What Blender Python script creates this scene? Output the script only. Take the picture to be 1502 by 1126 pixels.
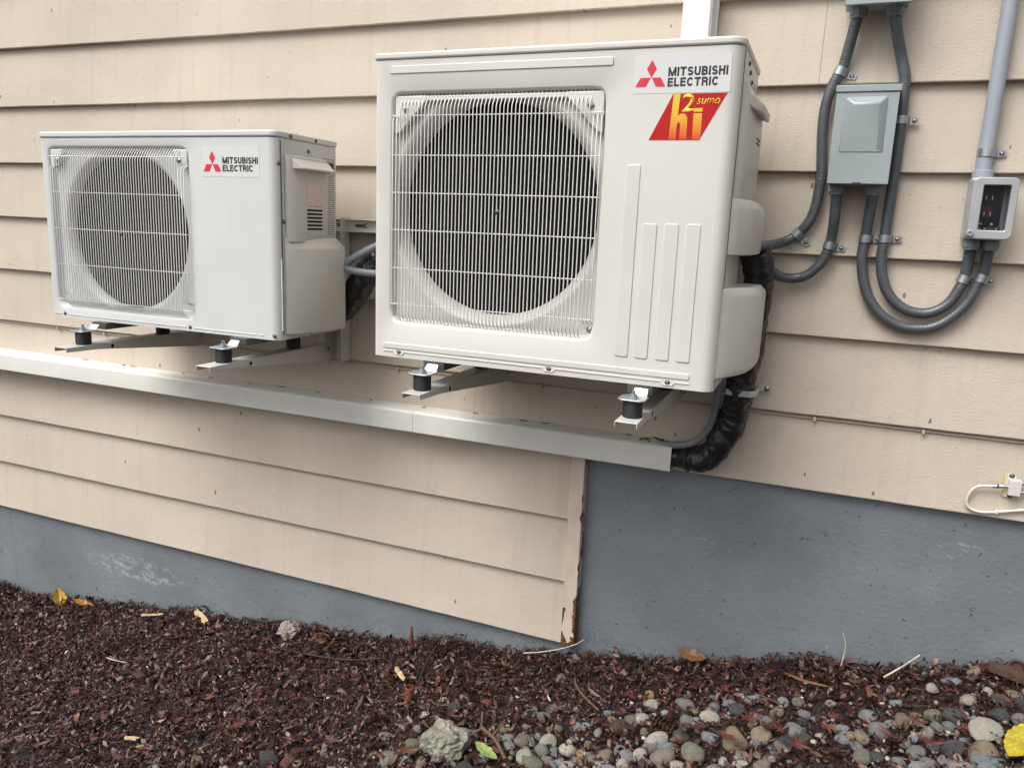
import bpy, bmesh, math, random
import numpy as np
from mathutils import Vector, Matrix
random.seed(7); rng = np.random.default_rng(11)
R = math.radians
scene = bpy.context.scene
for o in list(bpy.data.objects): bpy.data.objects.remove(o)

# ------------------------------------------------------------------ camera
yaw, pitch, roll = .37738, .20023, .04106
cam_d = bpy.data.cameras.new('camera'); cam = bpy.data.objects.new('camera', cam_d)
scene.collection.objects.link(cam); scene.camera = cam
fw = Vector((-math.sin(yaw)*math.cos(pitch), math.cos(yaw)*math.cos(pitch), -math.sin(pitch)))
rt0 = Vector((math.cos(yaw), math.sin(yaw), 0)); up0 = rt0.cross(fw)
rt = rt0*math.cos(roll)+up0*math.sin(roll); up = up0*math.cos(roll)-rt0*math.sin(roll)
m = Matrix((rt, up, -fw)).transposed().to_4x4(); m.translation = Vector((0, -2.0984, 1.2889))
cam.matrix_world = m
cam_d.sensor_fit = 'HORIZONTAL'; cam_d.sensor_width = 36; cam_d.lens = 1128/1502*36
cam_d.clip_start = .02; cam_d.clip_end = 500

# ------------------------------------------------------------------ sky and light (overcast)
SUN_EL, SUN_AZ = 54, 30          # azimuth measured from straight in front of the wall towards its left end
world = bpy.data.worlds.new('World'); scene.world = world; world.use_nodes = True
wn, wl = world.node_tree.nodes, world.node_tree.links
sky = wn.new('ShaderNodeTexSky'); sky.sky_type = 'NISHITA'; sky.sun_disc = False
sun_dir = Vector((-math.sin(R(SUN_AZ))*math.cos(R(SUN_EL)), -math.cos(R(SUN_AZ))*math.cos(R(SUN_EL)), math.sin(R(SUN_EL))))
sky.sun_elevation = R(SUN_EL); sky.sun_rotation = math.atan2(sun_dir.x, sun_dir.y)
sky.dust_density = 6; sky.ozone_density = 1; sky.air_density = 1
hs = wn.new('ShaderNodeHueSaturation'); hs.inputs['Saturation'].default_value = .22
wl.new(sky.outputs[0], hs.inputs['Color'])
wl.new(hs.outputs[0], wn['Background'].inputs['Color']); wn['Background'].inputs['Strength'].default_value = .13
sd = bpy.data.lights.new('sun', 'SUN'); sd.energy = 1.25; sd.angle = R(36); sd.color = (1, .975, .94)
so = bpy.data.objects.new('sun', sd); scene.collection.objects.link(so)
so.rotation_euler = (-sun_dir).to_track_quat('-Z', 'Y').to_euler()
scene.view_settings.view_transform = 'Standard'; scene.view_settings.look = 'None'
scene.view_settings.gamma = 1; scene.view_settings.exposure = .57

# ------------------------------------------------------------------ helpers
COL = scene.collection
def link(name, me, mat=None, parent=None, smooth=None):
    o = bpy.data.objects.new(name, me); COL.objects.link(o)
    if mat is not None:
        me.materials.clear(); me.materials.append(mat)
    if parent is not None: o.parent = parent
    if smooth is not None:
        me.shade_smooth() if hasattr(me, 'shade_smooth') else None
        me.set_sharp_from_angle(angle=R(smooth))
    return o
def tag(o, label, cat, group=None):
    o['label'] = label; o['category'] = cat
    if group: o['group'] = group
    return o
def empty(name, loc, label=None, cat=None, group=None):
    o = bpy.data.objects.new(name, None); COL.objects.link(o); o.location = loc; o.empty_display_size = .05
    if label: tag(o, label, cat, group)
    return o
class MB:
    """collects shapes in world metres; build() makes one mesh object"""
    def __init__(s): s.v = []; s.f = []
    def add(s, v, f):
        n = len(s.v); s.v += [tuple(q) for q in v]; s.f += [tuple(i+n for i in q) for q in f]; return s
    def box(s, x0, x1, y0, y1, z0, z1):
        return s.add([(x0,y0,z0),(x1,y0,z0),(x1,y1,z0),(x0,y1,z0),(x0,y0,z1),(x1,y0,z1),(x1,y1,z1),(x0,y1,z1)],
                     [(3,2,1,0),(4,5,6,7),(0,1,5,4),(1,2,6,5),(2,3,7,6),(3,0,4,7)])
    def prism(s, poly, a, b, axis='y'):
        """extrude a polygon; poly in (x,z) for axis y, (y,z) for axis x, (x,y) for axis z"""
        P = {'y': lambda u, w, t: (u, t, w), 'x': lambda u, w, t: (t, u, w), 'z': lambda u, w, t: (u, w, t)}[axis]
        n = len(poly)
        s.add([P(u, w, a) for u, w in poly]+[P(u, w, b) for u, w in poly],
              [tuple(range(n-1, -1, -1)), tuple(range(n, 2*n))]+[(i, (i+1) % n, n+(i+1) % n, n+i) for i in range(n)])
        return s
    def tube(s, pts, r, n=8, caps=True, rad=None):
        pts = [Vector(p) for p in pts]; k = len(pts)
        T = [(pts[min(i+1, k-1)]-pts[max(i-1, 0)]).normalized() for i in range(k)]
        a = Vector((0, 0, 1)) if abs(T[0].z) < .9 else Vector((1, 0, 0))
        N = (a-T[0]*a.dot(T[0])).normalized(); v = []
        for i in range(k):
            N = (N-T[i]*N.dot(T[i])).normalized(); Bn = T[i].cross(N); rr = rad[i] if rad is not None else r
            for j in range(n):
                t = 2*math.pi*j/n; v.append(pts[i]+(N*math.cos(t)+Bn*math.sin(t))*rr)
        f = [(i*n+j, i*n+(j+1) % n, (i+1)*n+(j+1) % n, (i+1)*n+j) for i in range(k-1) for j in range(n)]
        if caps: f += [tuple(range(n-1, -1, -1)), tuple(range((k-1)*n, k*n))]
        return s.add(v, f)
    def lathe(s, prof, c, axis, n=24):
        """prof: (radius, offset along axis) from c"""
        ax = Vector(axis).normalized(); a = Vector((0,0,1)) if abs(ax.z) < .9 else Vector((1,0,0))
        U = (a-ax*a.dot(ax)).normalized(); V = ax.cross(U); c = Vector(c); v = []
        for r, h in prof:
            for j in range(n):
                t = 2*math.pi*j/n; v.append(c+ax*h+(U*math.cos(t)+V*math.sin(t))*r)
        k = len(prof)
        f = [(i*n+j, i*n+(j+1) % n, (i+1)*n+(j+1) % n, (i+1)*n+j) for i in range(k-1) for j in range(n)]
        if prof[0][0] > 1e-6: f.append(tuple(range(n-1, -1, -1)))
        if prof[-1][0] > 1e-6: f.append(tuple(range((k-1)*n, k*n)))
        return s.add(v, f)
    def mesh(s, name):
        me = bpy.data.meshes.new(name); me.from_pydata(s.v, [], s.f)
        bm = bmesh.new(); bm.from_mesh(me); bmesh.ops.remove_doubles(bm, verts=bm.verts, dist=1e-6)
        bmesh.ops.recalc_face_normals(bm, faces=bm.faces); bm.to_mesh(me); bm.free(); return me
    def build(s, name, mat, parent=None, smooth=35, bevel=0, seg=2):
        o = link(name, s.mesh(name), mat, None, smooth)
        if parent is not None:
            o.parent = parent
            o.matrix_parent_inverse = Matrix.Translation(world_loc(parent)).inverted()
        if bevel:
            b = o.modifiers.new('bevel', 'BEVEL'); b.width = bevel; b.segments = seg; b.limit_method = 'ANGLE'; b.angle_limit = R(40)
            b.harden_normals = False
        return o
def world_loc(o):
    l = Vector((0, 0, 0))
    while o is not None:
        l = l+o.location+(o.matrix_parent_inverse.translation if o.parent else Vector((0, 0, 0))); o = o.parent
    return l
def smooth_path(pts, step=.004):
    """Catmull-Rom through pts, resampled at about step"""
    P = [Vector(p) for p in pts]; P = [P[0]*2-P[1]]+P+[P[-1]*2-P[-2]]; out = []
    for i in range(1, len(P)-2):
        a, b, c, d = P[i-1:i+3]; n = max(2, int((c-b).length/step))
        for k in range(n):
            t = k/n
            out.append(.5*((2*b)+(c-a)*t+(2*a-5*b+4*c-d)*t*t+(3*b-a-3*c+d)*t**3))
    return out+[P[-2]]
def rrect(x0, x1, z0, z1, r, n=5):
    out = []
    for cx, cz, a0 in ((x1-r, z1-r, 0), (x0+r, z1-r, 90), (x0+r, z0+r, 180), (x1-r, z0+r, 270)):
        for k in range(n+1):
            a = R(a0+90*k/n); out.append((cx+r*math.cos(a), cz+r*math.sin(a)))
    return out

# ------------------------------------------------------------------ materials
def nd(nt, t, **kw):
    n = nt.nodes.new(t)
    for k, v in kw.items(): setattr(n, k, v)
    return n
def mathn(nt, op, a, b=None, clamp=False):
    n = nd(nt, 'ShaderNodeMath', operation=op); n.use_clamp = clamp
    for i, q in enumerate((a, b)):
        if q is None: continue
        if isinstance(q, (int, float)): n.inputs[i].default_value = q
        else: nt.links.new(q, n.inputs[i])
    return n.outputs[0]
def ramp(nt, fac, lo, hi, smooth=True):
    n = nd(nt, 'ShaderNodeMapRange'); n.interpolation_type = 'SMOOTHSTEP' if smooth else 'LINEAR'
    n.inputs['From Min'].default_value = lo; n.inputs['From Max'].default_value = hi; n.clamp = True
    nt.links.new(fac, n.inputs['Value']); return n.outputs['Result']
def mix(nt, fac, a, b, blend='MIX'):
    n = nd(nt, 'ShaderNodeMix', data_type='RGBA', blend_type=blend)
    for s, q in ((0, fac), (6, a), (7, b)):
        if isinstance(q, (int, float)): n.inputs[s].default_value = q
        elif isinstance(q, tuple): n.inputs[s].default_value = (*q[:3], 1)
        else: nt.links.new(q, n.inputs[s])
    return n.outputs[2]
def noise(nt, vec, scale, detail=3, rough=.55, stretch=None):
    if stretch:
        mp = nd(nt, 'ShaderNodeMapping'); mp.inputs['Scale'].default_value = stretch; nt.links.new(vec, mp.inputs['Vector']); vec = mp.outputs[0]
    n = nd(nt, 'ShaderNodeTexNoise'); n.inputs['Scale'].default_value = scale; n.inputs['Detail'].default_value = detail
    n.inputs['Roughness'].default_value = rough; nt.links.new(vec, n.inputs['Vector']); return n.outputs[0]
def bumpn(nt, h, dist, strength=1., prev=None):
    b = nd(nt, 'ShaderNodeBump'); b.inputs['Distance'].default_value = dist; b.inputs['Strength'].default_value = strength
    nt.links.new(h, b.inputs['Height'])
    if prev is not None: nt.links.new(prev, b.inputs['Normal'])
    return b.outputs[0]
def newmat(name, rough=.5, metal=0., spec=.5):
    mt = bpy.data.materials.new(name); mt.use_nodes = True; nt = mt.node_tree; b = nt.nodes['Principled BSDF']
    b.inputs['Roughness'].default_value = rough; b.inputs['Metallic'].default_value = metal; b.inputs['Specular IOR Level'].default_value = spec
    tc = nd(nt, 'ShaderNodeTexCoord'); return mt, nt, b, tc.outputs['Object']
def simple(name, col, rough=.5, metal=0., spec=.5, var=.08, vscale=18, bump=0, bscale=200, dirt=0, dirtcol=(.1,.09,.07)):
    mt, nt, b, co = newmat(name, rough, metal, spec)
    n = noise(nt, co, vscale, 4)
    c = mix(nt, ramp(nt, n, .3, .7), tuple(q*(1-var) for q in col), tuple(min(1, q*(1+var*.6)) for q in col))
    if dirt:
        d = ramp(nt, noise(nt, co, vscale*3, 6, .7), .62-dirt*.2, .8)
        c = mix(nt, mathn(nt, 'MULTIPLY', d, min(1, dirt)), c, dirtcol)
    nt.links.new(c, b.inputs['Base Color'])
    rr = mathn(nt, 'ADD', mathn(nt, 'MULTIPLY', n, .16), rough-.08); nt.links.new(rr, b.inputs['Roughness'])
    if bump: nt.links.new(bumpn(nt, noise(nt, co, bscale, 3), bump), b.inputs['Normal'])
    return mt
def siding_mat():
    mt, nt, b, co = newmat('siding_paint', .62, 0, .35)
    base = (.530, .461, .378)
    sep = nd(nt, 'ShaderNodeSeparateXYZ'); nt.links.new(co, sep.inputs[0])
    c = mix(nt, ramp(nt, noise(nt, co, 2.2, 4), .3, .7), tuple(q*.93 for q in base), tuple(q*1.04 for q in base))
    oi = nd(nt, 'ShaderNodeObjectInfo')
    c = mix(nt, mathn(nt, 'MULTIPLY', oi.outputs['Random'], .10), c, (.48, .43, .37))
    streak = ramp(nt, noise(nt, co, 1, 5, .6, (34, 3, 1.6)), .5, .72)
    c = mix(nt, mathn(nt, 'MULTIPLY', streak, .24), c, (.36, .31, .25))
    # mildew freckles gathered in patches
    patch = ramp(nt, noise(nt, co, 3.1, 3, .5, (1.6, 1, .9)), .56, .72)
    frk = ramp(nt, noise(nt, co, 75, 5, .75), .54, .68)
    c = mix(nt, mathn(nt, 'MULTIPLY', mathn(nt, 'MULTIPLY', patch, frk), .10), c, (.13, .115, .10))
    fine = ramp(nt, noise(nt, co, 210, 4, .7), .60, .76)
    c = mix(nt, mathn(nt, 'MULTIPLY', fine, .16), c, (.25, .2, .16))
    # sparse dark nicks
    mp = nd(nt, 'ShaderNodeMapping'); mp.inputs['Scale'].default_value = (1, .3, .55); mp.inputs['Rotation'].default_value = (0, .5, 0); nt.links.new(co, mp.inputs[0])
    s2 = nd(nt, 'ShaderNodeSeparateXYZ'); nt.links.new(mp.outputs[0], s2.inputs[0]); c2 = nd(nt, 'ShaderNodeCombineXYZ'); nt.links.new(s2.outputs[0], c2.inputs[0]); nt.links.new(s2.outputs[2], c2.inputs[1])
    vo = nd(nt, 'ShaderNodeTexVoronoi', voronoi_dimensions='2D'); vo.inputs['Scale'].default_value = 21; nt.links.new(c2.outputs[0], vo.inputs['Vector'])
    sc = nd(nt, 'ShaderNodeSeparateColor'); nt.links.new(vo.outputs['Color'], sc.inputs[0])
    wob = mathn(nt, 'MULTIPLY', noise(nt, co, 260, 2), .10)
    nick = mathn(nt, 'MULTIPLY', mathn(nt, 'LESS_THAN', mathn(nt, 'ADD', vo.outputs['Distance'], wob), mathn(nt, 'ADD', mathn(nt, 'MULTIPLY', mathn(nt, 'POWER', sc.outputs[1], 3.), .09), .058)),
                 mathn(nt, 'GREATER_THAN', sc.outputs[0], .84))
    c = mix(nt, mathn(nt, 'MULTIPLY', nick, .75), c, (.10, .075, .055))
    nt.links.new(c, b.inputs['Base Color'])
    h1 = noise(nt, co, 210, 4, .6, (.7, 1, 1.25)); h2 = noise(nt, co, 9, 2)
    n1 = bumpn(nt, h1, .0014, .9); n1 = bumpn(nt, h2, .004, .5, n1); n1 = bumpn(nt, nick, .001, -1, n1) if False else n1
    nt.links.new(n1, b.inputs['Normal']); return mt
def foundation_mat():
    mt, nt, b, co = newmat('foundation_paint', .5, 0, .4)
    base = (.174, .195, .213)
    c = mix(nt, ramp(nt, noise(nt, co, 3, 5), .3, .7), tuple(q*.88 for q in base), tuple(q*1.1 for q in base))
    # pale scuffs where the paint is rubbed
    sc = mathn(nt, 'MULTIPLY', ramp(nt, noise(nt, co, 3.0, 2, .5, (1, 1, 1.6)), .62, .72), ramp(nt, noise(nt, co, 26, 6, .75, (1, 1, 1.8)), .53, .66))
    c = mix(nt, mathn(nt, 'MULTIPLY', sc, .42), c, (.5, .53, .55))
    sp0 = nd(nt, 'ShaderNodeSeparateXYZ'); nt.links.new(co, sp0.inputs[0])
    ex = mathn(nt, 'DIVIDE', mathn(nt, 'ADD', sp0.outputs[0], 2.43), .30); ez = mathn(nt, 'DIVIDE', mathn(nt, 'ADD', sp0.outputs[2], .115), .062)
    rr_ = mathn(nt, 'ADD', mathn(nt, 'MULTIPLY', ex, ex), mathn(nt, 'MULTIPLY', ez, ez))
    sc2 = mathn(nt, 'MULTIPLY', ramp(nt, rr_, 1.1, .1), ramp(nt, noise(nt, co, 30, 6, .75, (.8, 1, 1.6)), .47, .62))
    c = mix(nt, mathn(nt, 'MULTIPLY', sc2, .5), c, (.5, .53, .55))
    pit = ramp(nt, noise(nt, co, 60, 3, .5), .695, .74)
    c = mix(nt, mathn(nt, 'MULTIPLY', pit, .6), c, (.04, .05, .06))
    wsp = ramp(nt, noise(nt, co, 90, 3, .6, (1, 1, .6)), .71, .75)
    c = mix(nt, mathn(nt, 'MULTIPLY', wsp, .5), c, (.5, .53, .55))
    sp = nd(nt, 'ShaderNodeSeparateXYZ'); nt.links.new(co, sp.inputs[0])
    hgt = mathn(nt, 'SUBTRACT', sp.outputs[2], mathn(nt, 'ADD', mathn(nt, 'MULTIPLY', sp.outputs[0], .165), .09))   # height above the sloping soil
    spl = mathn(nt, 'MULTIPLY', ramp(nt, hgt, .13, .0), ramp(nt, noise(nt, co, 55, 5, .75), .44, .66))
    c = mix(nt, mathn(nt, 'MULTIPLY', spl, .38), c, (.085, .065, .052))
    nt.links.new(c, b.inputs['Base Color'])
    h = mathn(nt, 'ADD', noise(nt, co, 80, 5, .6), mathn(nt, 'MULTIPLY', pit, -.8))
    n1 = bumpn(nt, h, .0020, 1.); n1 = bumpn(nt, ramp(nt, noise(nt, co, 17, 5, .72), .60, .80), .005, .32, n1); n1 = bumpn(nt, noise(nt, co, 6, 3, .5), .010, .35, n1)
    nt.links.new(n1, b.inputs['Normal']); return mt
def trim_mat():
    mt, nt, b, co = newmat('trim_paint_peeling', .6, 0, .35)
    sep = nd(nt, 'ShaderNodeSeparateXYZ'); nt.links.new(co, sep.inputs[0]); x, z = sep.outputs[0], sep.outputs[2]
    base = mix(nt, ramp(nt, noise(nt, co, 12, 4), .3, .7), (.53, .44, .36), (.60, .51, .42))
    n = noise(nt, co, 24, 4, .6, (1, 1, .6))
    edge = mathn(nt, 'MULTIPLY', mathn(nt, 'MAXIMUM', ramp(nt, x, -.606, -.586, False), mathn(nt, 'MULTIPLY', ramp(nt, x, -.612, -.632, False), mathn(nt, 'LESS_THAN', z, .16))), .34)
    low = mathn(nt, 'MULTIPLY', ramp(nt, z, .36, .03, False), .20)
    bot = mathn(nt, 'MULTIPLY', ramp(nt, z, .075, .04, False), .3)
    msk = ramp(nt, mathn(nt, 'ADD', mathn(nt, 'ADD', n, bot), mathn(nt, 'ADD', edge, low)), .845, .86)
    rust = mix(nt, ramp(nt, noise(nt, co, 120, 4), .35, .65), (.06, .024, .012), (.20, .085, .04))
    nt.links.new(mix(nt, msk, base, rust), b.inputs['Base Color'])
    h = mathn(nt, 'ADD', mathn(nt, 'MULTIPLY', msk, -1.), mathn(nt, 'MULTIPLY', noise(nt, co, 140, 3), .5))
    nt.links.new(bumpn(nt, h, .0022, 1.), b.inputs['Normal']); return mt
def unit_mat(name, col, rough=.36):
    mt, nt, b, co = newmat(name, rough, 0, .5)
    n = noise(nt, co, 5, 4)
    c = mix(nt, ramp(nt, n, .3, .7), tuple(q*.965 for q in col), tuple(q*1.015 for q in col))
    sm = ramp(nt, noise(nt, co, 1, 5, .65, (22, 10, 2.5)), .56, .75)      # faint rain streaks
    c = mix(nt, mathn(nt, 'MULTIPLY', sm, .12), c, (.45, .43, .38))
    dt = ramp(nt, noise(nt, co, 130, 5, .8), .69, .76)                     # specks of dirt
    c = mix(nt, mathn(nt, 'MULTIPLY', dt, .34), c, (.25, .22, .18))
    nt.links.new(c, b.inputs['Base Color'])
    nt.links.new(mathn(nt, 'ADD', mathn(nt, 'MULTIPLY', noise(nt, co, 14, 5, .7), .28), rough-.14), b.inputs['Roughness'])
    nt.links.new(bumpn(nt, noise(nt, co, 3.5, 2), .006, .35, bumpn(nt, noise(nt, co, 700, 2), .00012, .6)), b.inputs['Normal'])
    return mt
def vcol_mat(name, rough, spec=.5, bump=0, trans=0):
    mt, nt, b, co = newmat(name, rough, 0, spec)
    at = nd(nt, 'ShaderNodeAttribute', attribute_name='Col')
    c = mix(nt, ramp(nt, noise(nt, co, 160, 3), .3, .7), (.62, .62, .62), (1, 1, 1)); c2 = mix(nt, 1., at.outputs[0], c, 'MULTIPLY')
    nt.links.new(c2, b.inputs['Base Color'])
    if bump: nt.links.new(bumpn(nt, noise(nt, co, 260, 3), bump), b.inputs['Normal'])
    return mt
def stone_mat(name, a, b_, speck=(.5, .5, .5), vein=False):
    mt, nt, b, co = newmat(name, .52, 0, .45)
    oi = nd(nt, 'ShaderNodeObjectInfo')
    va = nd(nt, 'ShaderNodeVectorMath', operation='ADD'); nt.links.new(co, va.inputs[0])
    cm = nd(nt, 'ShaderNodeCombineXYZ'); s = mathn(nt, 'MULTIPLY', oi.outputs['Random'], 37.)
    for i in range(3): nt.links.new(s, cm.inputs[i])
    nt.links.new(cm.outputs[0], va.inputs[1]); co = va.outputs[0]
    c = mix(nt, ramp(nt, noise(nt, co, 2.4, 5, .6), .3, .7), a, b_)
    c = mix(nt, mathn(nt, 'MULTIPLY', ramp(nt, noise(nt, co, 11, 4, .7), .5, .68), .5), c, speck)
    c = mix(nt, mathn(nt, 'MULTIPLY', ramp(nt, noise(nt, co, 6, 5, .7), .55, .7), .4), c, tuple(q*.35 for q in a))
    c = mix(nt, mathn(nt, 'MULTIPLY', oi.outputs['Random'], .45), c, tuple(q*.6 for q in a))
    nt.links.new(c, b.inputs['Base Color'])
    nt.links.new(bumpn(nt, noise(nt, co, 14, 5, .65), .05, .6), b.inputs['Normal']); return mt

M = dict(
 siding=siding_mat(), foundation=foundation_mat(), trim=trim_mat(),
 sheath=simple('sheathing_board', (.20, .16, .12), .9),
 big=unit_mat('cabinet_paint_warm', (.600, .588, .548)), small=unit_mat('cabinet_paint_cool', (.575, .585, .577)),
 smallside=unit_mat('plastic_cover_greige', (.53, .508, .46), .42), bigside=unit_mat('plastic_cover_ivory', (.57, .556, .512), .40),
 wire=simple('guard_wire_coating', (.70, .69, .66), .35, var=.03),
 black=simple('black_interior', (.004, .004, .0045), .8, var=.2, spec=.2), fan=simple('fan_plastic', (.012, .0125, .014), .45, spec=.4),
 fan2=simple('fan_plastic_grey', (.055, .057, .062), .40, spec=.5),
 fin=simple('coil_fins', (.05, .052, .055), .5, .3),
 rubber=simple('black_rubber', (.014, .014, .015), .6, var=.2, bump=.0006, bscale=90),
 zinc=simple('zinc_plate', (.42, .44, .455), .40, .85, var=.15, vscale=60),
 steel=simple('bracket_steel_paint', (.56, .555, .51), .45, .15, var=.05, dirt=.12),
 screw=simple('screw_steel', (.42, .42, .42), .32, .9, var=.2, vscale=200),
 screwdark=simple('screw_steel_dull', (.16, .15, .14), .45, .7, var=.2, vscale=200),
 sticker=simple('sticker_white', (.615, .615, .60), .3, var=.02), red=simple('print_red', (.60, .028, .045), .35, var=.03),
 ink=simple('print_black', (.018, .018, .026), .4), sred=simple('sticker_red', (.43, .009, .008), .36, spec=.3, var=.06, vscale=40),
 hide=simple('line_cover_pvc', (.70, .695, .645), .34, var=.03, bump=.0002, bscale=30, dirt=.10),
 hidev=simple('line_cover_pvc_white', (.69, .70, .70), .36, var=.03),
 conduit=simple('conduit_grey_pvc', (.080, .085, .094), .30, spec=.6, var=.14, vscale=40, dirt=.1, dirtcol=(.2, .19, .17)),
 conduit2=simple('conduit_grey_pvc_light', (.20, .21, .225), .42, var=.1),
 pvc=simple('rigid_pvc_grey', (.30, .325, .366), .42, var=.06, vscale=12),
 box=simple('enclosure_paint', (.31, .352, .358), .40, .05, var=.06, vscale=9), boxd=simple('enclosure_paint_dark', (.20, .235, .24), .5),
 outlet=simple('outlet_cover_grey', (.40, .405, .42), .42, .25, var=.07),
 device=simple('receptacle_black', (.02, .02, .022), .35), dred=simple('receptacle_red', (.10, .02, .022), .4),
 tape=simple('black_pipe_tape', (.011, .011, .012), .34, spec=.6, var=.25, vscale=30, bump=.003, bscale=60),
 cable=simple('painted_cable', (.55, .455, .37), .55, var=.06), coax=simple('coax_white', (.66, .62, .55), .45, var=.08, dirt=.1),
 plasticw=simple('plastic_white', (.62, .60, .56), .45, var=.05, dirt=.15),
 band=simple('strap_white', (.50, .50, .49), .45), caulk=simple('old_adhesive', (.60, .52, .28), .6),
 soil=simple('soil', (.022, .013, .011), .85, var=.4, vscale=30, bump=.01, bscale=60),
 mulch=vcol_mat('mulch_litter', .43, .5), leaf=vcol_mat('leaf_litter', .5, .4),
 rust=simple('rust', (.16, .048, .018), .85, var=.5, vscale=90, bump=.002, bscale=150),
 twig=simple('twig_bark', (.115, .068, .045), .75, var=.3, vscale=60, bump=.001, bscale=200),
 twigd=simple('twig_bark_dark', (.022, .017, .015), .7, var=.3, vscale=60),
 straw=simple('dry_stem', (.50, .44, .36), .6, var=.2, vscale=40), wood=simple('fresh_wood', (.55, .42, .24), .7, var=.25, vscale=60),
 concrete=stone_mat('broken_concrete', (.20, .195, .15), (.34, .33, .27), (.42, .41, .36)),
 cone=simple('cone_scales', (.055, .026, .016), .7, var=.4, vscale=80), bark=simple('bark', (.075, .04, .025), .85, var=.4, vscale=50, bump=.004, bscale=70),
)
# clear polycarbonate window of the outlet cover
g, nt, bs, co = newmat('clear_plastic', .08); bs.inputs['Base Color'].default_value = (.75, .78, .8, 1)
bs.inputs['Transmission Weight'].default_value = 1; bs.inputs['IOR'].default_value = 1.15; M['clear'] = g
# gold print: the ink itself runs from yellow at the top to orange-red at the foot
g, nt, bs, co = newmat('print_gold', .25); sp = nd(nt, 'ShaderNodeSeparateXYZ'); nt.links.new(co, sp.inputs[0])
gf = ramp(nt, mathn(nt, 'ADD', sp.outputs[2], mathn(nt, 'MULTIPLY', noise(nt, co, 60, 2), .012)), 1.485, 1.565, False)
cr = nd(nt, 'ShaderNodeValToRGB'); nt.links.new(gf, cr.inputs[0]); e = cr.color_ramp.elements
e[0].position = 0; e[0].color = (.62, .05, .012, 1); e[1].position = 1; e[1].color = (.68, .50, .05, 1)
e2 = cr.color_ramp.elements.new(.45); e2.color = (.72, .34, .025, 1); e3 = cr.color_ramp.elements.new(.75); e3.color = (.74, .46, .04, 1)
nt.links.new(cr.outputs[0], bs.inputs['Base Color']); M['gold'] = g
# fine print rows for rating labels
def print_mat(name, paper, ink, rows, zs, fill=.5):
    g, nt, bs, co = newmat(name, .4); sp = nd(nt, 'ShaderNodeSeparateXYZ'); nt.links.new(co, sp.inputs[0])
    fr = mathn(nt, 'FRACT', mathn(nt, 'MULTIPLY', sp.outputs[2], rows/zs))
    ln = mathn(nt, 'LESS_THAN', fr, fill)
    wd = mathn(nt, 'GREATER_THAN', noise(nt, co, 1, 3, .6, (900, 900, rows/zs*1.0)), .46)
    nt.links.new(mix(nt, mathn(nt, 'MULTIPLY', ln, wd), paper, ink), bs.inputs['Base Color']); return g
M['caution'] = print_mat('label_caution', (.72, .68, .66), (.45, .12, .16), 15, .075)
M['rating'] = print_mat('label_rating', (.55, .55, .53), (.05, .05, .05), 60, .36, .45)

# ------------------------------------------------------------------ ground
WX = [-9, -3.7, -3.26, -3.0, -2.71, -2.29, -1.95, -1.756, -1.29, -.925, -.577, -.267, .013, .266, .57, 1.3, 2.2, 9]
WZ = [-.5, -.42, -.36, -.34, -.312, -.245, -.202, -.172, -.118, -.052, 0, .074, .137, .193, .268, .40, .45, .5]
def gz(x, y):
    x = np.asarray(x, float); y = np.asarray(y, float)
    b = .004*np.sin(x*23+y*9)+.004*np.sin(y*31-x*12+1.3)+.003*np.sin(x*57+2)*np.cos(y*49)
    b = b+.007*np.sin(x*8.3+y*5.1+.7)*np.cos(y*11.7-x*3.1)+.004*np.sin(x*17.1-y*13.3)
    return np.interp(x, WX, WZ)+.03*np.clip(y, -6, 1)-.010+b*(np.abs(x) < 8)
gx = np.unique(np.concatenate([np.linspace(-150, -6, 14), np.linspace(-6, -3.6, 14), np.linspace(-3.6, .9, 200), np.linspace(.9, 6, 22), np.linspace(6, 150, 14)]))
gy = np.unique(np.concatenate([np.linspace(-150, -6, 14), np.linspace(-6, -1.4, 20), np.linspace(-1.4, .12, 70), [.3]]))
XX, YY = np.meshgrid(gx, gy); ZZ = gz(XX, YY)-.006
vs = np.stack([XX.ravel(), YY.ravel(), ZZ.ravel()], 1); nx = len(gx)
fs = [(j*nx+i, j*nx+i+1, (j+1)*nx+i+1, (j+1)*nx+i) for j in range(len(gy)-1) for i in range(nx-1)]
me = bpy.data.meshes.new('ground'); me.from_pydata(vs.tolist(), [], fs); me.shade_smooth()
o = link('ground', me, M['soil']); o['kind'] = 'structure'

# ------------------------------------------------------------------ house wall
wall = empty('house_wall', (-1, .02, 0), 'beige lap siding wall over a blue grey painted foundation', 'wall')
MB().box(-6, 3, .042, .30, .66, 3.02).box(-6, -.60, .042, .30, -.0, .66).build('sheathing', M['sheath'], wall)
# foundation, slightly uneven face; a form joint at the left end
def wavy_wall(x0, x1, z0, z1, y0, y1, name, nxs):
    mb = MB(); nz = 14; v = []; f = []
    for j in range(nz+1):
        for i in range(nxs+1):
            x = x0+(x1-x0)*i/nxs; z = z0+(z1-z0)*j/nz
            v.append((x, y0+.0015*math.sin(x*5+z*3)+.001*math.sin(z*21+x*8), z))
    w = nxs+1
    f = [(j*w+i, j*w+i+1, (j+1)*w+i+1, (j+1)*w+i) for j in range(nz) for i in range(nxs)]
    mb.add(v, f); mb.box(x0, x1, y0+.004, y1, z0, z1-.001)
    return mb.build(name, M['foundation'], wall)
wavy_wall(-6, -3.151, -.9, .662, .0255, .036, 'foundation', 20)
wavy_wall(-3.147, 3, -.9, .662, .0235, .036, 'foundation', 90)
Zb = [2.8771, 2.6739, 2.4707, 2.2675, 2.0643, 1.8611, 1.6579, 1.4547, 1.2515, 1.0483, .8451, .6419, .4387, .2355, .0323]
JOINT = {4: [.9], 6: [-.066], 9: [1.6], 11: [-.957], 14: [-2.69]}
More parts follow.
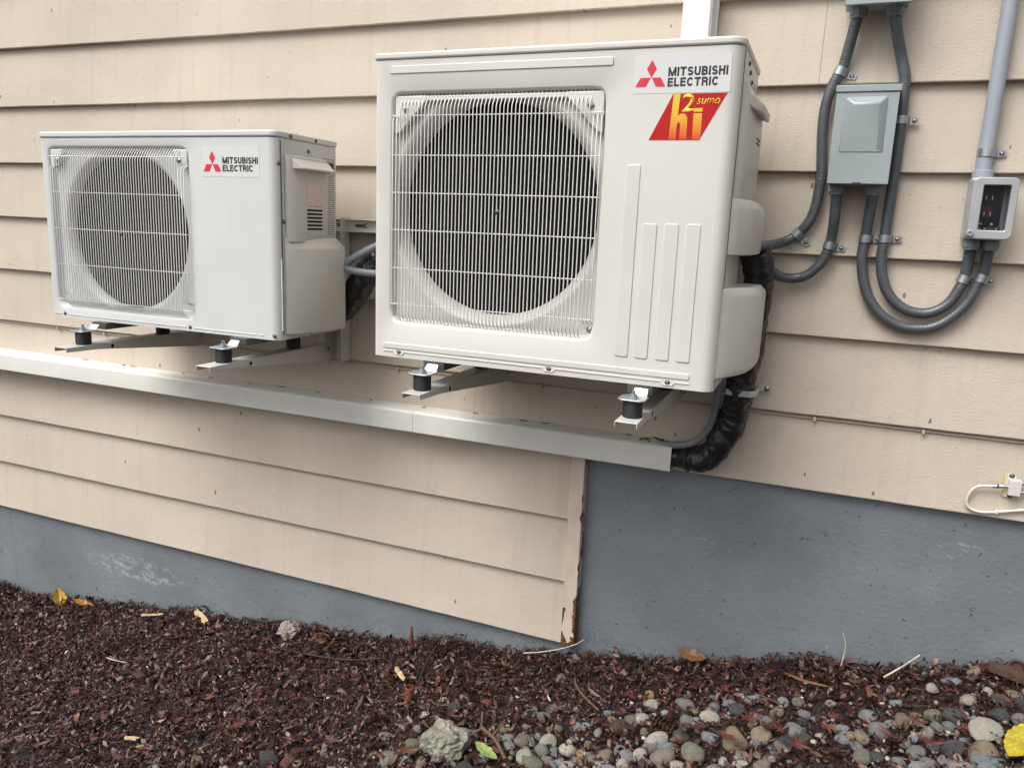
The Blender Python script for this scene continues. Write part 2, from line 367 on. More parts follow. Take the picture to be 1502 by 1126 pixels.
for i, z0 in enumerate(Zb):
    x0, x1 = -6, (3 if i <= 11 else -.631)
    cuts = [x0]+JOINT.get(i, [])+[x1]
    for a, b in zip(cuts[:-1], cuts[1:]):
        n = max(4, int((b-a)/.05)); mb = MB(); v = []
        jx = lambda s: (rng.random(n+1)-.5)*s
        e1, e2, e3 = jx(.0012), jx(.0010), jx(.0006)
        for k in range(n+1):
            x = a+.0004+(b-a-.0008)*k/n; w = .0012*math.sin(x*2.1+i*1.7)
            v += [(x, .0188, z0+.0005+w+e1[k]*.5), (x, .0012, z0+w+e1[k]*.7), (x, 0+e2[k]*.5, z0+.0022+w+e1[k]), (x, .0075+e3[k], z0+.08),
                  (x, .0222, z0+.232), (x, .0330, z0+.232), (x, .0200, z0+.02)]
        m7 = 7; f = []
        for k in range(n):
            for q in range(m7): f.append((k*m7+q, k*m7+(q+1) % m7, (k+1)*m7+(q+1) % m7, (k+1)*m7+q))
        f += [tuple(range(m7)), tuple(range(n*m7+m7-1, n*m7-1, -1))]
        mb.add(v, f).build('siding_board', M['siding'], wall, smooth=9)
# corner trim board closing the lower siding, paint peeling
MB().box(-.630, -.5875, -.0145, .0225, .037, .66).build('corner_trim', M['trim'], wall, bevel=.002)

# ------------------------------------------------------------------ small pieces
def screw_mesh(r=.004):
    return MB().lathe([(r*1.5, 0), (r*1.5, .0008), (r, .0009), (r*.92, .0024), (r*.5, .0034), (1e-7, .0037)], (0, 0, 0), (0, -1, 0), 12).mesh('screw')
SCREW = screw_mesh(); SCREW.materials.append(M['screwdark']); SCREW.shade_smooth()
SCREWB = screw_mesh(.005); SCREWB.materials.append(M['screw']); SCREWB.shade_smooth()
SCREWC = screw_mesh(.0036); SCREWC.materials.append(M['screw']); SCREWC.shade_smooth()
def put(name, me, loc, parent, rot=(0, 0, 0)):
    o = bpy.data.objects.new(name, me); COL.objects.link(o); o.location = loc; o.rotation_euler = rot
    if parent is not None:
        o.parent = parent; o.matrix_parent_inverse = Matrix.Translation(world_loc(parent)).inverted()
    return o
def text_mesh(body, x0, x1, z0, z1, y, name, shear=0., bold=.0, thick=.0006):
    cu = bpy.data.curves.new('t', 'FONT'); cu.body = body; cu.size = 1; cu.shear = shear; cu.offset = bold; cu.resolution_u = 4
    ob = bpy.data.objects.new('t', cu); COL.objects.link(ob); bpy.context.view_layer.update()
    me0 = bpy.data.meshes.new_from_object(ob.evaluated_get(bpy.context.evaluated_depsgraph_get()))
    bpy.data.objects.remove(ob)
    bm = bmesh.new(); bm.from_mesh(me0); bmesh.ops.remove_doubles(bm, verts=bm.verts, dist=1e-5)
    xs = [v.co.x for v in bm.verts]; ys = [v.co.y for v in bm.verts]
    for v in bm.verts:
        u = (v.co.x-min(xs))/(max(xs)-min(xs)); w = (v.co.y-min(ys))/(max(ys)-min(ys))
        v.co = Vector((x0+(x1-x0)*u, y, z0+(z1-z0)*w))
    r = bmesh.ops.extrude_face_region(bm, geom=list(bm.faces))
    for v in [q for q in r['geom'] if isinstance(q, bmesh.types.BMVert)]: v.co.y += thick
    bmesh.ops.recalc_face_normals(bm, faces=bm.faces)
    me = bpy.data.meshes.new(name); bm.to_mesh(me); bm.free(); return me
GL = {  # strokes of plain sans capitals in a unit cell (x scaled by width)
 'M': (1.15, [[(0, 0), (0, 1)], [(0, 1), (.5, 0)], [(.5, 0), (1, 1)], [(1, 1), (1, 0)]]), 'I': (.0, [[(0, 0), (0, 1)]]), 'T': (.82, [[(0, 1), (1, 1)], [(.5, 1), (.5, 0)]]),
 'H': (.80, [[(0, 0), (0, 1)], [(1, 0), (1, 1)], [(0, .52), (1, .52)]]), 'E': (.68, [[(0, 0), (0, 1)], [(0, 1), (1, 1)], [(0, .52), (.92, .52)], [(0, 0), (1, 0)]]), 'L': (.62, [[(0, 1), (0, 0)], [(0, 0), (1, 0)]])}
def arc(cx, cy, rx, ry, a0, a1, n=14): return [(cx+rx*math.cos(R(a0+(a1-a0)*i/n)), cy+ry*math.sin(R(a0+(a1-a0)*i/n))) for i in range(n+1)]
GL['U'] = (.80, [[(0, 1)]+arc(.5, .36, .5, .36, 180, 360)+[(1, 1)]])
GL['C'] = (.86, [arc(.52, .5, .52, .5, 38, 322, 22)])
GL['S'] = (.74, [arc(.5, .74, .46, .26, 22, 270, 14)+arc(.5, .25, .5, .25, 88, -160, 14)])
GL['B'] = (.76, [[(0, 0), (0, 1)], [(0, 1), (.55, 1)]+arc(.55, .765, .38, .235, 90, -90, 8)+[(0, .53)], [(0, .53), (.60, .53)]+arc(.60, .265, .40, .265, 90, -90, 8)+[(0, 0)]])
GL['R'] = (.78, [[(0, 0), (0, 1)], [(0, 1), (.60, 1)]+arc(.60, .745, .38, .255, 90, -90, 8)+[(0, .49)], [(.55, .49), (.90, .38), (1, 0)]])
def stroke_text(body, x0, x1, z0, z1, y, mat, parent, wt=.21, gap=.26):
    h = z1-z0; w = wt*h; adv = sum(GL[c][0] for c in body)+(gap-.06)*(len(body)-1); k = (x1-x0-w*len(body))/adv; x = x0
    mb = MB(); zz = 0
    for c in body:
        cw = GL[c][0]*k; hw = w/2
        for st_ in GL[c][1]:
            P = [Vector((x+hw+p[0]*cw, z0+hw+p[1]*(h-w))) for p in st_]; n = len(P); L_, R_ = [], []; zz += 1
            for i in range(n):
                d = (P[min(i+1, n-1)]-P[max(i-1, 0)]).normalized(); q = P[i]+(d*hw*(-1 if i == 0 else 1) if n == 2 and i in (0, n-1) else Vector((0, 0)))
                if n > 2 and i in (0, n-1) and c in 'UBR': q = q+d*hw*(-1 if i == 0 else 1)
                nn = Vector((-d.y, d.x))*hw; L_.append(q+nn); R_.append(q-nn)
            yy = y-.00001*(zz % 7)
            v = [(p.x, yy, p.y) for p in L_]+[(p.x, yy, p.y) for p in R_]; mb.add(v, [(i, i+1, n+i+1, n+i) for i in range(n-1)])
        x += cw+w+(gap-.06)*k
    me = bpy.data.meshes.new('lettering'); me.from_pydata(mb.v, [], mb.f); o = link('lettering', me, mat)
    so_ = o.modifiers.new('solid', 'SOLIDIFY'); so_.thickness = .0004; so_.offset = 0
    o.parent = parent; o.matrix_parent_inverse = Matrix.Translation(world_loc(parent)).inverted(); return o
def add_text(body, x0, x1, z0, z1, y, mat, parent, name='lettering', **k):
    o = link(name, text_mesh(body, x0, x1, z0, z1, y, name, **k), mat)
    o.parent = parent; o.matrix_parent_inverse = Matrix.Translation(world_loc(parent)).inverted(); return o

# ------------------------------------------------------------------ outdoor units
def cast_loop(loop, c, angs):
    """radial samples of a star-shaped polygon loop"""
    out = []; n = len(loop)
    for a in angs:
        d = (math.cos(a), math.sin(a)); best = None
        for i in range(n):
            p, q = loop[i], loop[(i+1) % n]; ex, ez = q[0]-p[0], q[1]-p[1]; den = d[0]*ez-d[1]*ex
            if abs(den) < 1e-12: continue
            px, pz = p[0]-c[0], p[1]-c[1]
            t = (px*ez-pz*ex)/den; s = (px*d[1]-pz*d[0])/den
            if t > 0 and -1e-6 <= s <= 1+1e-6 and (best is None or t > best): best = t
        out.append((c[0]+d[0]*best, c[1]+d[1]*best))
    return out
def make_unit(P, name, label, mat, matside):
    x0, x1, z0, z1, yf, yb = P['x0'], P['x1'], P['z0'], P['z1'], P['yf'], P['yb']
    cap = P['cap']; rl, rr = .012, P['rr']; zt = z1-cap
    U = empty(name, ((x0+x1)/2, (yf+yb)/2, z0), label, 'air conditioner', 'outdoor heat pump units on the wall')
    # cabinet shell
    plan = [(x0+rl, yf)]
    for k in range(1, 5): a = R(270-90*k/4); plan.append((x0+rl+rl*math.cos(a), yf+rl+rl*math.sin(a)))
    plan += [(x0, yb), (x1, yb)]
    for k in range(0, 9): a = R(0-90*k/8); plan.append((x1-rr+rr*math.cos(a), yf+rr+rr*math.sin(a)))
    mb = MB(); n = len(plan)
    mb.add([(u, w, z0) for u, w in plan]+[(u, w, zt) for u, w in plan], [(i, i+1, n+i+1, n+i) for i in range(n-1)]+[tuple(range(n)), tuple(range(n, 2*n))])
    rx0, rx1, rz0, rz1 = P['rec']; c = ((rx0+rx1)/2, (rz0+rz1)/2); hc = P['hc']
    outer = [(x0+rl, z0), (x1-rr, z0), (x1-rr, zt), (x0+rl, zt)]
    angs = sorted([2*math.pi*k/144 for k in range(144)]+[math.atan2(q[1]-c[1], q[0]-c[0]) % (2*math.pi) for q in outer])
    N = len(angs)
    def loop3(l, y): return [(u, y, w) for u, w in l]
    ins = lambda d, r: cast_loop(rrect(rx0+d, rx1-d, rz0+d, rz1-d, r), c, angs)
    loops = [loop3(cast_loop(outer, c, angs), yf), loop3(ins(-.003, .027), yf), loop3(ins(0, .024), yf+.0012), loop3(ins(.004, .022), yf+.006), loop3(ins(.006, .021), yf+P['rd']-.003), loop3(ins(.009, .02), yf+P['rd'])]
    ro, ri = P['ro'], P['ri']
    # bell mouth rises a little around the opening, then runs inwards
    lim = [math.hypot(q[0]-hc[0], q[2]-hc[1])-.0012 for q in loops[-1]]; la = [math.atan2(q[2]-hc[1], q[0]-hc[0]) for q in loops[-1]]
    for ti, t in enumerate([(ro+.006, .0), (ro, -.002), (ro-(ro-ri)*.12, -.002), (ro-(ro-ri)*.35, .003), (ro-(ro-ri)*.62, .012), (ro-(ro-ri)*.85, .026), (ri+.001, .036), (ri, .050)]):
        loops.append([(hc[0]+min(t[0], l-ti*.0006)*math.cos(a), yf+P['rd']+t[1]*P.get('bd', 1), hc[1]+min(t[0], l-ti*.0006)*math.sin(a)) for a, l in zip(la, lim)])
    V = [q for l in loops for q in l]
    F = [(i*N+j, i*N+(j+1) % N, (i+1)*N+(j+1) % N, (i+1)*N+j) for i in range(len(loops)-1) for j in range(N)]
    mb2 = MB().add(V, F)
    mb.build('cabinet', mat, U, smooth=32)
    fp = mb2.build('front_panel', mat, U, smooth=32)
    # dark inside: shroud, coil, fan
    yh = yf+P['rd']
    MB().lathe([(ri, .050*P.get('bd', 1)-.001), (ri+.002, .10), (ri+.002, .155)], (hc[0], yh, hc[1]), (0, 1, 0), 48).build('shroud', M['black'], U)
    MB().box(hc[0]-ri-.01, hc[0]+ri+.01, yh+.156, yh+.16, hc[1]-ri-.01, hc[1]+ri+.01).build('coil', M['black'], U)
    fan = MB().lathe([(1e-6, .060), (.03, .062), (.046, .07), (.05, .08), (.05, .13), (1e-6, .13)], (hc[0], yh, hc[1]), (0, 1, 0), 24).build('fan', M[P.get('fm', 'fan')], U)
    for k in range(3):
        bl = MB(); v = []; na, nr = 9, 6
        for i in range(nr):
            r = .045+(ri-.012-.045)*i/(nr-1)
            for j in range(na):
                a = R(P['fa']+120*k+(-10+88*j/(na-1))*(1-.12*i/(nr-1))+i*5); y = yh+.075+.050*j/(na-1)-.006*math.sin(math.pi*j/(na-1))
                v.append((hc[0]+r*math.cos(a), y, hc[1]+r*math.sin(a)))
        nv = len(v); v += [(q[0], q[1]+.003, q[2]) for q in v]
        f = [(i*na+j, i*na+j+1, (i+1)*na+j+1, (i+1)*na+j) for i in range(nr-1) for j in range(na-1)]
        f += [tuple(q+nv for q in t[::-1]) for t in f]
        bd = [j for j in range(na)]+[i*na+na-1 for i in range(1, nr)]+[(nr-1)*na+j for j in range(na-2, -1, -1)]+[i*na for i in range(nr-2, 0, -1)]
        f += [(bd[i], bd[(i+1) % len(bd)], bd[(i+1) % len(bd)]+nv, bd[i]+nv) for i in range(len(bd))]
        bl.add(v, f).build('blade', M[P.get('fm', 'fan')], fan)
    # top cover with a lip over the cabinet
    e = .0035
    tp = []
    for cx, cy, r, a0 in ((x0+rl, yf+rl, rl+e, 180), (x1-rr, yf+rr, rr+e, 270)):
        for k in range(9): a = R(a0+90*k/8); tp.append((cx+r*math.cos(a), cy+r*math.sin(a)))
    tp += [(x1+e, yb+e), (x0-e, yb+e)]
    MB().prism(tp, zt+.0012, z1, 'z').build('top_cover', mat, U, bevel=.0045, seg=3)
    # wire guard: each wire on its own, hung on a thin perimeter wire
    gx0, gx1, gzb, gzt = P['guard']; yg = yf-P['gout']; w = P['wire']; yfl = yf+P['rd']
    gd = MB().tube([(gx0+.03, yfl-.006, gzt+.008), (gx1-.03, yfl-.006, gzt+.008)], w, 8)
    guard = gd.build('fan_guard', M['wire'], U)
    MB().tube([(gx0+.02, yfl-.005, gzb-.006), (gx1-.02, yfl-.005, gzb-.006)], w, 8).build('cross_wire', M['wire'], guard)
    nw = P['nw']; zt_, zb_ = P['hz'][0], P['hz'][-1]
    base = MB().tube(smooth_path([(0, yfl-.003, gzt+.006), (0, yfl-.010, gzt+.004), (0, yg+.010, gzt-.014), (0, yg+.001, gzt-.030), (0, yg, gzt-.040)], .005)
                     + [(0, yg, (gzt+gzb)/2)] + smooth_path([(0, yg, gzb+.030), (0, yg+.001, gzb+.020), (0, yg+.008, gzb+.010), (0, yfl-.008, gzb-.004), (0, yfl-.003, gzb-.007)], .005), w, 6).mesh('guard_wire')
    base.materials.append(M['wire']); base.shade_smooth()
    short = MB().tube([(0, yfl-.004, gzt-.044), (0, yg+.006, gzt-.052), (0, yg, gzt-.060), (0, yg, (gzt+gzb)/2), (0, yg, gzb+.05), (0, yg+.006, gzb+.040), (0, yfl-.004, gzb+.032)], w, 6).mesh('guard_wire')
    short.materials.append(M['wire']); short.shade_smooth()
    for k in range(nw):
        x = gx0+(gx1-gx0)*k/(nw-1)
        put('guard_wire', base if 1 < k < nw-3 else short, (x, 0, 0), guard)
    for zz in P['hz']:
        mbw = MB().tube([(gx0-.004, yg+w*1.6, zz), (gx1+.004, yg+w*1.6, zz)], w, 6)
        mbw.build('cross_wire', M['wire'], guard)
    # corner plates that hold the guard
    for sx, xx in ((1, rx0+.008), (-1, rx1-.008)):
        t = P['tri']; zc = rz1-.008
        MB().prism([(xx, zc), (xx+sx*t, zc), (xx+sx*t, zc-.010), (xx+sx*.012, zc-t), (xx, zc-t)], yfl-.017, yfl-.0005).build('corner_plate', mat, guard, bevel=.003)
        put('screw', SCREWB, (xx+sx*.028, yfl-.018, zc-.030), guard)
    if P['tri'] > .06:
        MB().box(rx0+.008+P['tri'], rx1-.008-P['tri'], yfl-.0160, yfl-.0006, rz1-.021, rz1-.0085).build('top_bar', mat, guard, bevel=.003)
    put('screw', SCREWB, (gx1-.006, yfl-.002, rz0+.024), guard)
    put('screw', SCREW, (hc[0]+.022, yg-.002, hc[1]-.004), guard)
    # bottom seam with screws
    for sxx, szz in P['bscrews']:
        put('screw', SCREW, (sxx, yf-.0002, szz), U)
    for r in P['ribs']:
        pl = [(r[0], r[4]), (r[1], r[4]), (r[1], r[5]), (r[0], r[5])] if False else rrect(r[0], r[1], r[2], r[3], .004, 3)
        MB().prism(pl, yf-.0022, yf+.002).build('rib', mat, U, bevel=.0017, seg=3)
    return U
def emblem(parent, cx, ztop, zmid, zbot, xl, xr, y):
    """three red rhombi meeting in one point"""
    hw = (xr-xl)*.165; s = (xr-xl)
    A = [(cx, ztop), (cx+hw, (ztop+zmid)/2), (cx, zmid), (cx-hw, (ztop+zmid)/2)]
    Lp = [(xl, zbot), (xl+hw*1.0, zmid), (cx-.0012, zmid), (cx-hw-.0004, zbot)]
    Rp = [(xr, zbot), (xr-hw*1.0, zmid), (cx+.0012, zmid), (cx+hw+.0004, zbot)]
    for q in (A, Lp, Rp): MB().prism(q, y-.0003, y+.0003).build('emblem_diamond', M['red'], parent)

BIG = dict(x0=-1.035, x1=-.196, z0=.9605, z1=1.675, yf=-.445, yb=-.115, cap=.0165, rr=.026, rec=(-.990, -.466, 1.046, 1.5885), hc=(-.729, 1.3265), ro=.272, ri=.2445, bd=.75, rd=.022,
           guard=(-.982, -.474, 1.050, 1.584), gout=.004, wire=.00135, nw=55, hz=(1.535, 1.446, 1.360, 1.273, 1.182, 1.094), tri=.085, fa=20,
           bscrews=[(-.962, .974), (-.566, .9735), (-.292, .9725)],
           ribs=[(-.994, -.457, 1.628, 1.646), (-.414, -.384, 1.0195, 1.429), (-.370, -.340, 1.0195, 1.309), (-.324, -.294, 1.0195, 1.310), (-.279, -.249, 1.0195, 1.311), (-1.008, -.246, .982, .996)])
ub = make_unit(BIG, 'outdoor_unit', 'larger cream outdoor unit with a red sticker and raised vertical ribs', M['big'], M['bigside'])
SML = dict(x0=-2.236, x1=-1.364, z0=.9595, z1=1.513, yf=-.400, yb=-.130, cap=.018, rr=.024, rec=(-2.205, -1.658, .990, 1.472), hc=(-1.928, 1.231), ro=.247, ri=.2255, rd=.020,
           guard=(-2.180, -1.664, 1.000, 1.466), gout=.014, wire=.00145, nw=54, bd=.5, fm='fan2', hz=(1.442, 1.339, 1.2325, 1.126, 1.019), tri=.05, fa=60,
           bscrews=[(-2.180, .9725), (-1.677, .9715), (-1.378, .972)],
           ribs=[])
us = make_unit(SML, 'outdoor_unit', 'smaller light grey outdoor unit with a fan guard reaching its left side', M['small'], M['smallside'])
for a, b in ((-2.228, -2.196), (-2.165, -1.690), (-1.665, -1.44), (-1.43, -1.415)):
    MB().tube([(a, -.4002, .970), (b, -.4002, .970)], .0016, 6).build('seam_lip', M['small'], us)
us['label'] = 'smaller light grey outdoor unit without ribs, louvred cover on its right side'

# big unit: seam lip along the foot of the front
MB().tube([(-1.006, -.4455, .9755), (-.978, -.4455, .9755), (-.972, -.4455, .969), (-.952, -.4455, .969), (-.946, -.4455, .9755), (-.582, -.4455, .975), (-.576, -.4455, .968), (-.556, -.4455, .968), (-.550, -.4455, .975), (-.308, -.4455, .974),
           (-.302, -.4455, .967), (-.282, -.4455, .967), (-.276, -.4455, .974), (-.246, -.4455, .974)], .0018, 6).build('seam_lip', M['big'], ub)
# stickers, big unit
y = -.4453
st = MB().prism([(-.412, 1.5705), (-.2155, 1.5705), (-.2175, 1.6445), (-.412, 1.6445)], y-.0002, y+.001).build('brand_sticker', M['sticker'], ub)
emblem(st, -.3755, 1.6355, 1.6015, 1.5838, -.4075, -.3455, y-.0005)
stroke_text('MITSUBISHI', -.341, -.2225, 1.6035, 1.6205, y-.0006, M['ink'], st)
stroke_text('ELECTRIC', -.341, -.2395, 1.5835, 1.6000, y-.0006, M['ink'], st)
st = MB().prism([(-.372, 1.4785), (-.268, 1.4785), (-.2195, 1.569), (-.3275, 1.569)], y-.0002, y+.001).build('model_sticker', M['sred'], ub)
def gold(poly): MB().prism(poly, y-.0007, y+.0002).build('gold_letter', M['gold'], st)
# tall h: stem, shoulder and leg in one outline
gold([(-.3305, 1.479), (-.3265, 1.5685), (-.3125, 1.5685), (-.3150, 1.526), (-.3105, 1.5295), (-.3040, 1.5305), (-.2985, 1.5275), (-.2955, 1.521), (-.2945, 1.510), (-.2945, 1.479), (-.3085, 1.479),
      (-.3085, 1.507), (-.3095, 1.5125), (-.3120, 1.5135), (-.3145, 1.5115), (-.3155, 1.506), (-.3160, 1.479)])
gold([(-.2825, 1.479), (-.2835, 1.5305), (-.2665, 1.5305), (-.2655, 1.5), (-.2660, 1.479)])
gold([(-.2840, 1.5335), (-.2840, 1.5405), (-.2655, 1.5405), (-.2660, 1.5335)])
add_text('2', -.3075, -.2815, 1.5335, 1.5685, y-.0006, M['gold'], st, name='gold_letter', bold=.02)
add_text('sumo', -.2785, -.2325, 1.5475, 1.5590, y-.0006, M['gold'], st, name='gold_letter', shear=.3, bold=.004)
# sticker, small unit
y = -.4003
st = MB().box(-1.611, -1.416, y-.0002, y+.001, 1.392, 1.4705).build('brand_sticker', M['sticker'], us)
emblem(st, -1.5738, 1.4595, 1.4245, 1.4055, -1.6045, -1.544, y-.0005)
stroke_text('MITSUBISHI', -1.5385, -1.4205, 1.4265, 1.4435, y-.0006, M['ink'], st)
stroke_text('ELECTRIC', -1.5385, -1.437, 1.4065, 1.4230, y-.0006, M['ink'], st)

# bulged side covers: plan outline in (x offset, y) extruded in z
def bulge(x, prof, rings, name, mat, U, bev=.006, seg=3):
    """rings: (z, how far the cover stands out) from bottom to top"""
    n = len(prof); V = []; F = []
    for z, k in rings: V += [(x+max(a, 0)*k+min(a, 0), b, z) for a, b in prof]
    m_ = len(rings)
    F = [(r*n+i, r*n+(i+1) % n, (r+1)*n+(i+1) % n, (r+1)*n+i) for r in range(m_-1) for i in range(n)]+[tuple(range(n)), tuple(range((m_-1)*n, m_*n))]
    return MB().add(V, F).build(name, mat, U, bevel=bev, seg=seg)
X = -1.364
# small unit: side seam, upper louvre panel with grip, lower valve cover
MB().box(X-.0005, X+.0018, -.381, -.378, .975, 1.490).build('side_seam', M['screwdark'], us)
prof = [(-.002, -.3665), (.010, -.364), (.018, -.352), (.023, -.33), (.024, -.30), (.024, -.205), (.020, -.198), (-.002, -.196)]
sp_ = bulge(X, prof, [(1.225, 1), (1.440, 1), (1.4545, .8)], 'louvre_panel', M['smallside'], us, .003)
prof = [(-.002, -.372), (.007, -.370), (.014, -.360), (.026, -.338), (.041, -.302), (.051, -.265), (.056, -.22), (.056, -.165), (.052, -.160), (-.002, -.158)]
lc = bulge(X, prof, [(.9735, .93), (.982, 1), (1.205, 1), (1.2125, .95), (1.2385, .42)], 'valve_cover', M['smallside'], us, .004)
# grip: overhanging lip and dark slot
MB().add([(X+.020, -.358, 1.447), (X+.020, -.196, 1.447), (X+.050, -.205, 1.423), (X+.050, -.345, 1.423), (X+.020, -.358, 1.418), (X+.020, -.196, 1.418), (X+.050, -.205, 1.418), (X+.050, -.345, 1.418)],
         [(0,1,2,3), (4,7,6,5), (3,2,6,7), (0,3,7,4), (1,5,6,2), (0,4,5,1)]).build('grip', M['smallside'], us, bevel=.003)
MB().box(X+.0238, X+.0252, -.300, -.232, 1.325, 1.379).build('caution_label', M['caution'], sp_)
for k in range(6): MB().box(X+.0238, X+.0250, -.300, -.232, 1.260+k*.0102, 1.2648+k*.0102).build('louvre_slot', M['black'], sp_)
for k in range(2): MB().box(X+.0238, X+.0256, -.300, -.232, 1.2385+k*.008, 1.2418+k*.008).build('louvre_slat', M['smallside'], sp_)
MB().box(X-.001, X+.0006, -.192, -.138, 1.245, 1.462).build('rating_label', M['rating'], us)
MB().box(X-.001, X+.0010, -.190, -.142, 1.430, 1.450).build('rating_header', M['ink'], us)
for yy, zz in ((-.388, 1.43), (-.372, 1.28), (-.34, 1.5035), (-.23, 1.5035), (-.26, 1.472), (-.26, .968)):
    put('screw', SCREW, (X+.0006+(.0035 if zz > 1.5 else 0), yy, zz), us, (0, 0, R(90)))
MB().box(X-.001, X+.0022, -.3845, -.381, .985, 1.18).build('side_lip', M['small'], us)
# big unit right side
X = -.196
prof = [(-.002, -.405), (.004, -.400), (.014, -.37), (.022, -.33), (.024, -.27), (.024, -.16), (-.002, -.158)]
bulge(X, prof, [(1.368, .7), (1.40, 1), (1.57, 1), (1.600, .35)], 'side_panel', M['bigside'], ub, .006)
MB().add([(X+.012, -.375, 1.585), (X+.020, -.19, 1.585), (X+.042, -.20, 1.563), (X+.040, -.33, 1.563), (X+.012, -.375, 1.552), (X+.020, -.19, 1.552), (X+.042, -.20, 1.541), (X+.040, -.33, 1.541)],
         [(0,1,2,3), (4,7,6,5), (3,2,6,7), (0,3,7,4), (1,5,6,2), (0,4,5,1)]).build('grip', M['bigside'], ub, bevel=.006, seg=3)
for zz in (1.500, 1.491): MB().box(X+.0236, X+.0246, -.27, -.20, zz, zz+.004).build('vent_slot', M['black'], ub)
prof = [(-.002, -.418), (.004, -.414), (.018, -.385), (.034, -.345), (.046, -.30), (.050, -.25), (.050, -.17), (-.002, -.165)]
bulge(X, prof, [(1.250, .90), (1.258, .98), (1.345, 1), (1.358, .9), (1.368, .62)], 'terminal_cover', M['bigside'], ub, .005)
prof = [(-.002, -.420), (.004, -.416), (.022, -.385), (.044, -.345), (.060, -.30), (.068, -.25), (.070, -.20), (.070, -.155), (-.002, -.150)]
bulge(X, prof, [(.985, .84), (.993, .95), (1.006, 1), (1.160, 1), (1.168, .96), (1.180, .80)], 'valve_cover', M['bigside'], ub, .004)
for yy, zz in ((-.33, 1.645), (-.30, 1.632), (-.255, 1.62)):
    put('screw', SCREW, (X+.0006, yy, zz), ub, (0, 0, R(90)))
MB().box(X-.0005, X+.0014, -.417, -.414, .966, 1.655).build('side_seam', M['screwdark'], ub)

# feet of both units (zinc), with stud and nut; rubber mounts sit on the bracket arms
ARMZ, MT = .8995, .9385
def foot(U, x, y, yb, z0):
    mb = MB().prism(rrect(x-.030, x+.030, y-.028, y+.030, .012, 4), MT, MT+.0035, 'z')
    mb.add([(x-.012, y+.0265, MT+.003), (x+.024, y+.0265, MT+.003), (x+.024, y+.036, z0-.003), (x-.006, y+.036, z0-.003), (x-.012, y+.0295, MT+.003), (x+.024, y+.0295, MT+.003), (x+.024, y+.039, z0-.003), (x-.006, y+.039, z0-.003)],
           [(0,1,2,3), (7,6,5,4), (0,3,7,4), (1,5,6,2), (0,4,5,1), (3,2,6,7)])
    f = mb.build('foot', M['zinc'], U, bevel=.001)
    MB().lathe([(.012, 0), (.012, .002), (.0085, .0021), (.0085, .0075), (.004, .0077), (.004, .016), (1e-7, .0165)], (x, y, MT+.0036), (0, 0, 1), 14).build('nut', M['zinc'], f)
    if yb is not None:
        MB().box(x-.028, x+.028, y+.056, yb, MT+.001, z0-.0005).build('foot_rail', M['screwdark'], U)
def bracket(xl, xr, ymount, yback, label, rails):
    Bk = empty('wall_bracket', ((xl+xr)/2, 0, .85), label, 'bracket', 'steel brackets carrying the outdoor units')
    for a, b, zz in rails:
        mb = MB().box(a, b, -.0155, -.0135, zz-.017, zz+.017).box(a, b, -.030, -.0135, zz+.017, zz+.019).box(a, b, -.030, -.0135, zz-.019, zz-.017).box(a, b, -.0135, -.0005, zz-.010, zz+.010)
        mb.build('rail', M['steel'], Bk, bevel=.0008)
    for x in (xl, xr):
        # upright: angle lying on the siding
        MB().box(x-.024, x+.024, -.0185, -.0158, .845, 1.292).box(x+.0215, x+.024, -.052, -.0186, .845, 1.300).build('upright', M['steel'], Bk, bevel=.0008)
        w, t = .0245, .0022
        mb = MB().box(x-w, x+w, -.555, -.019, ARMZ-t, ARMZ)
        for s in (-1, 1):
            a, b = (x-w, x-w+t) if s < 0 else (x+w-t, x+w)
            mb.prism([(-.555, ARMZ-.0001), (-.555, ARMZ-.013), (-.45, ARMZ-.016), (-.053, ARMZ-.056), (-.053, ARMZ-.0001)], a, b, 'x')
        arm = mb.build('arm', M['steel'], Bk, bevel=.0009)
        MB().lathe([(.0055, 0), (.0055, .0004)], (x+w+.0001, -.40, ARMZ-.012), (1, 0, 0), 12).build('bolt_hole', M['black'], arm)
        for yy in (ymount, yback):
            rb = MB().lathe([(.0200, 0), (.0215, .002), (.0215, MT-ARMZ-.003), (.0200, MT-ARMZ)], (x, yy, ARMZ), (0, 0, 1), 24).build('rubber_mount', M['rubber'], Bk)
        for zz, dx in ((.862, .005), (.895, .034)):
            if dx > .03: continue
            put('bolt', SCREWB, (x+dx, -.0187, zz-.004), Bk)
        put('bolt', SCREWB, (x+.010, -.0187, 1.275), Bk)
        MB().lathe([(.008, 0), (.008, .003), (.006, .0045)], (x+.0241, -.036, .882), (1, 0, 0), 6).build('bolt', M['screw'], Bk)
    return Bk
foot(ub, -.865, -.500, -.19, .9605); foot(ub, -.352, -.500, -.19, .9605)
foot(us, -2.012, -.478, -.19, .9595); foot(us, -1.487, -.478, -.19, .9595)
bb = bracket(-.865, -.352, -.500, -.150, 'steel wall bracket with two arms under the larger ribbed unit', [(-1.12, -.28, 1.275)])
bsm = bracket(-2.012, -1.487, -.478, -.180, 'steel wall bracket with two arms under the smaller grey unit', [(-2.2, -1.15, 1.275)])
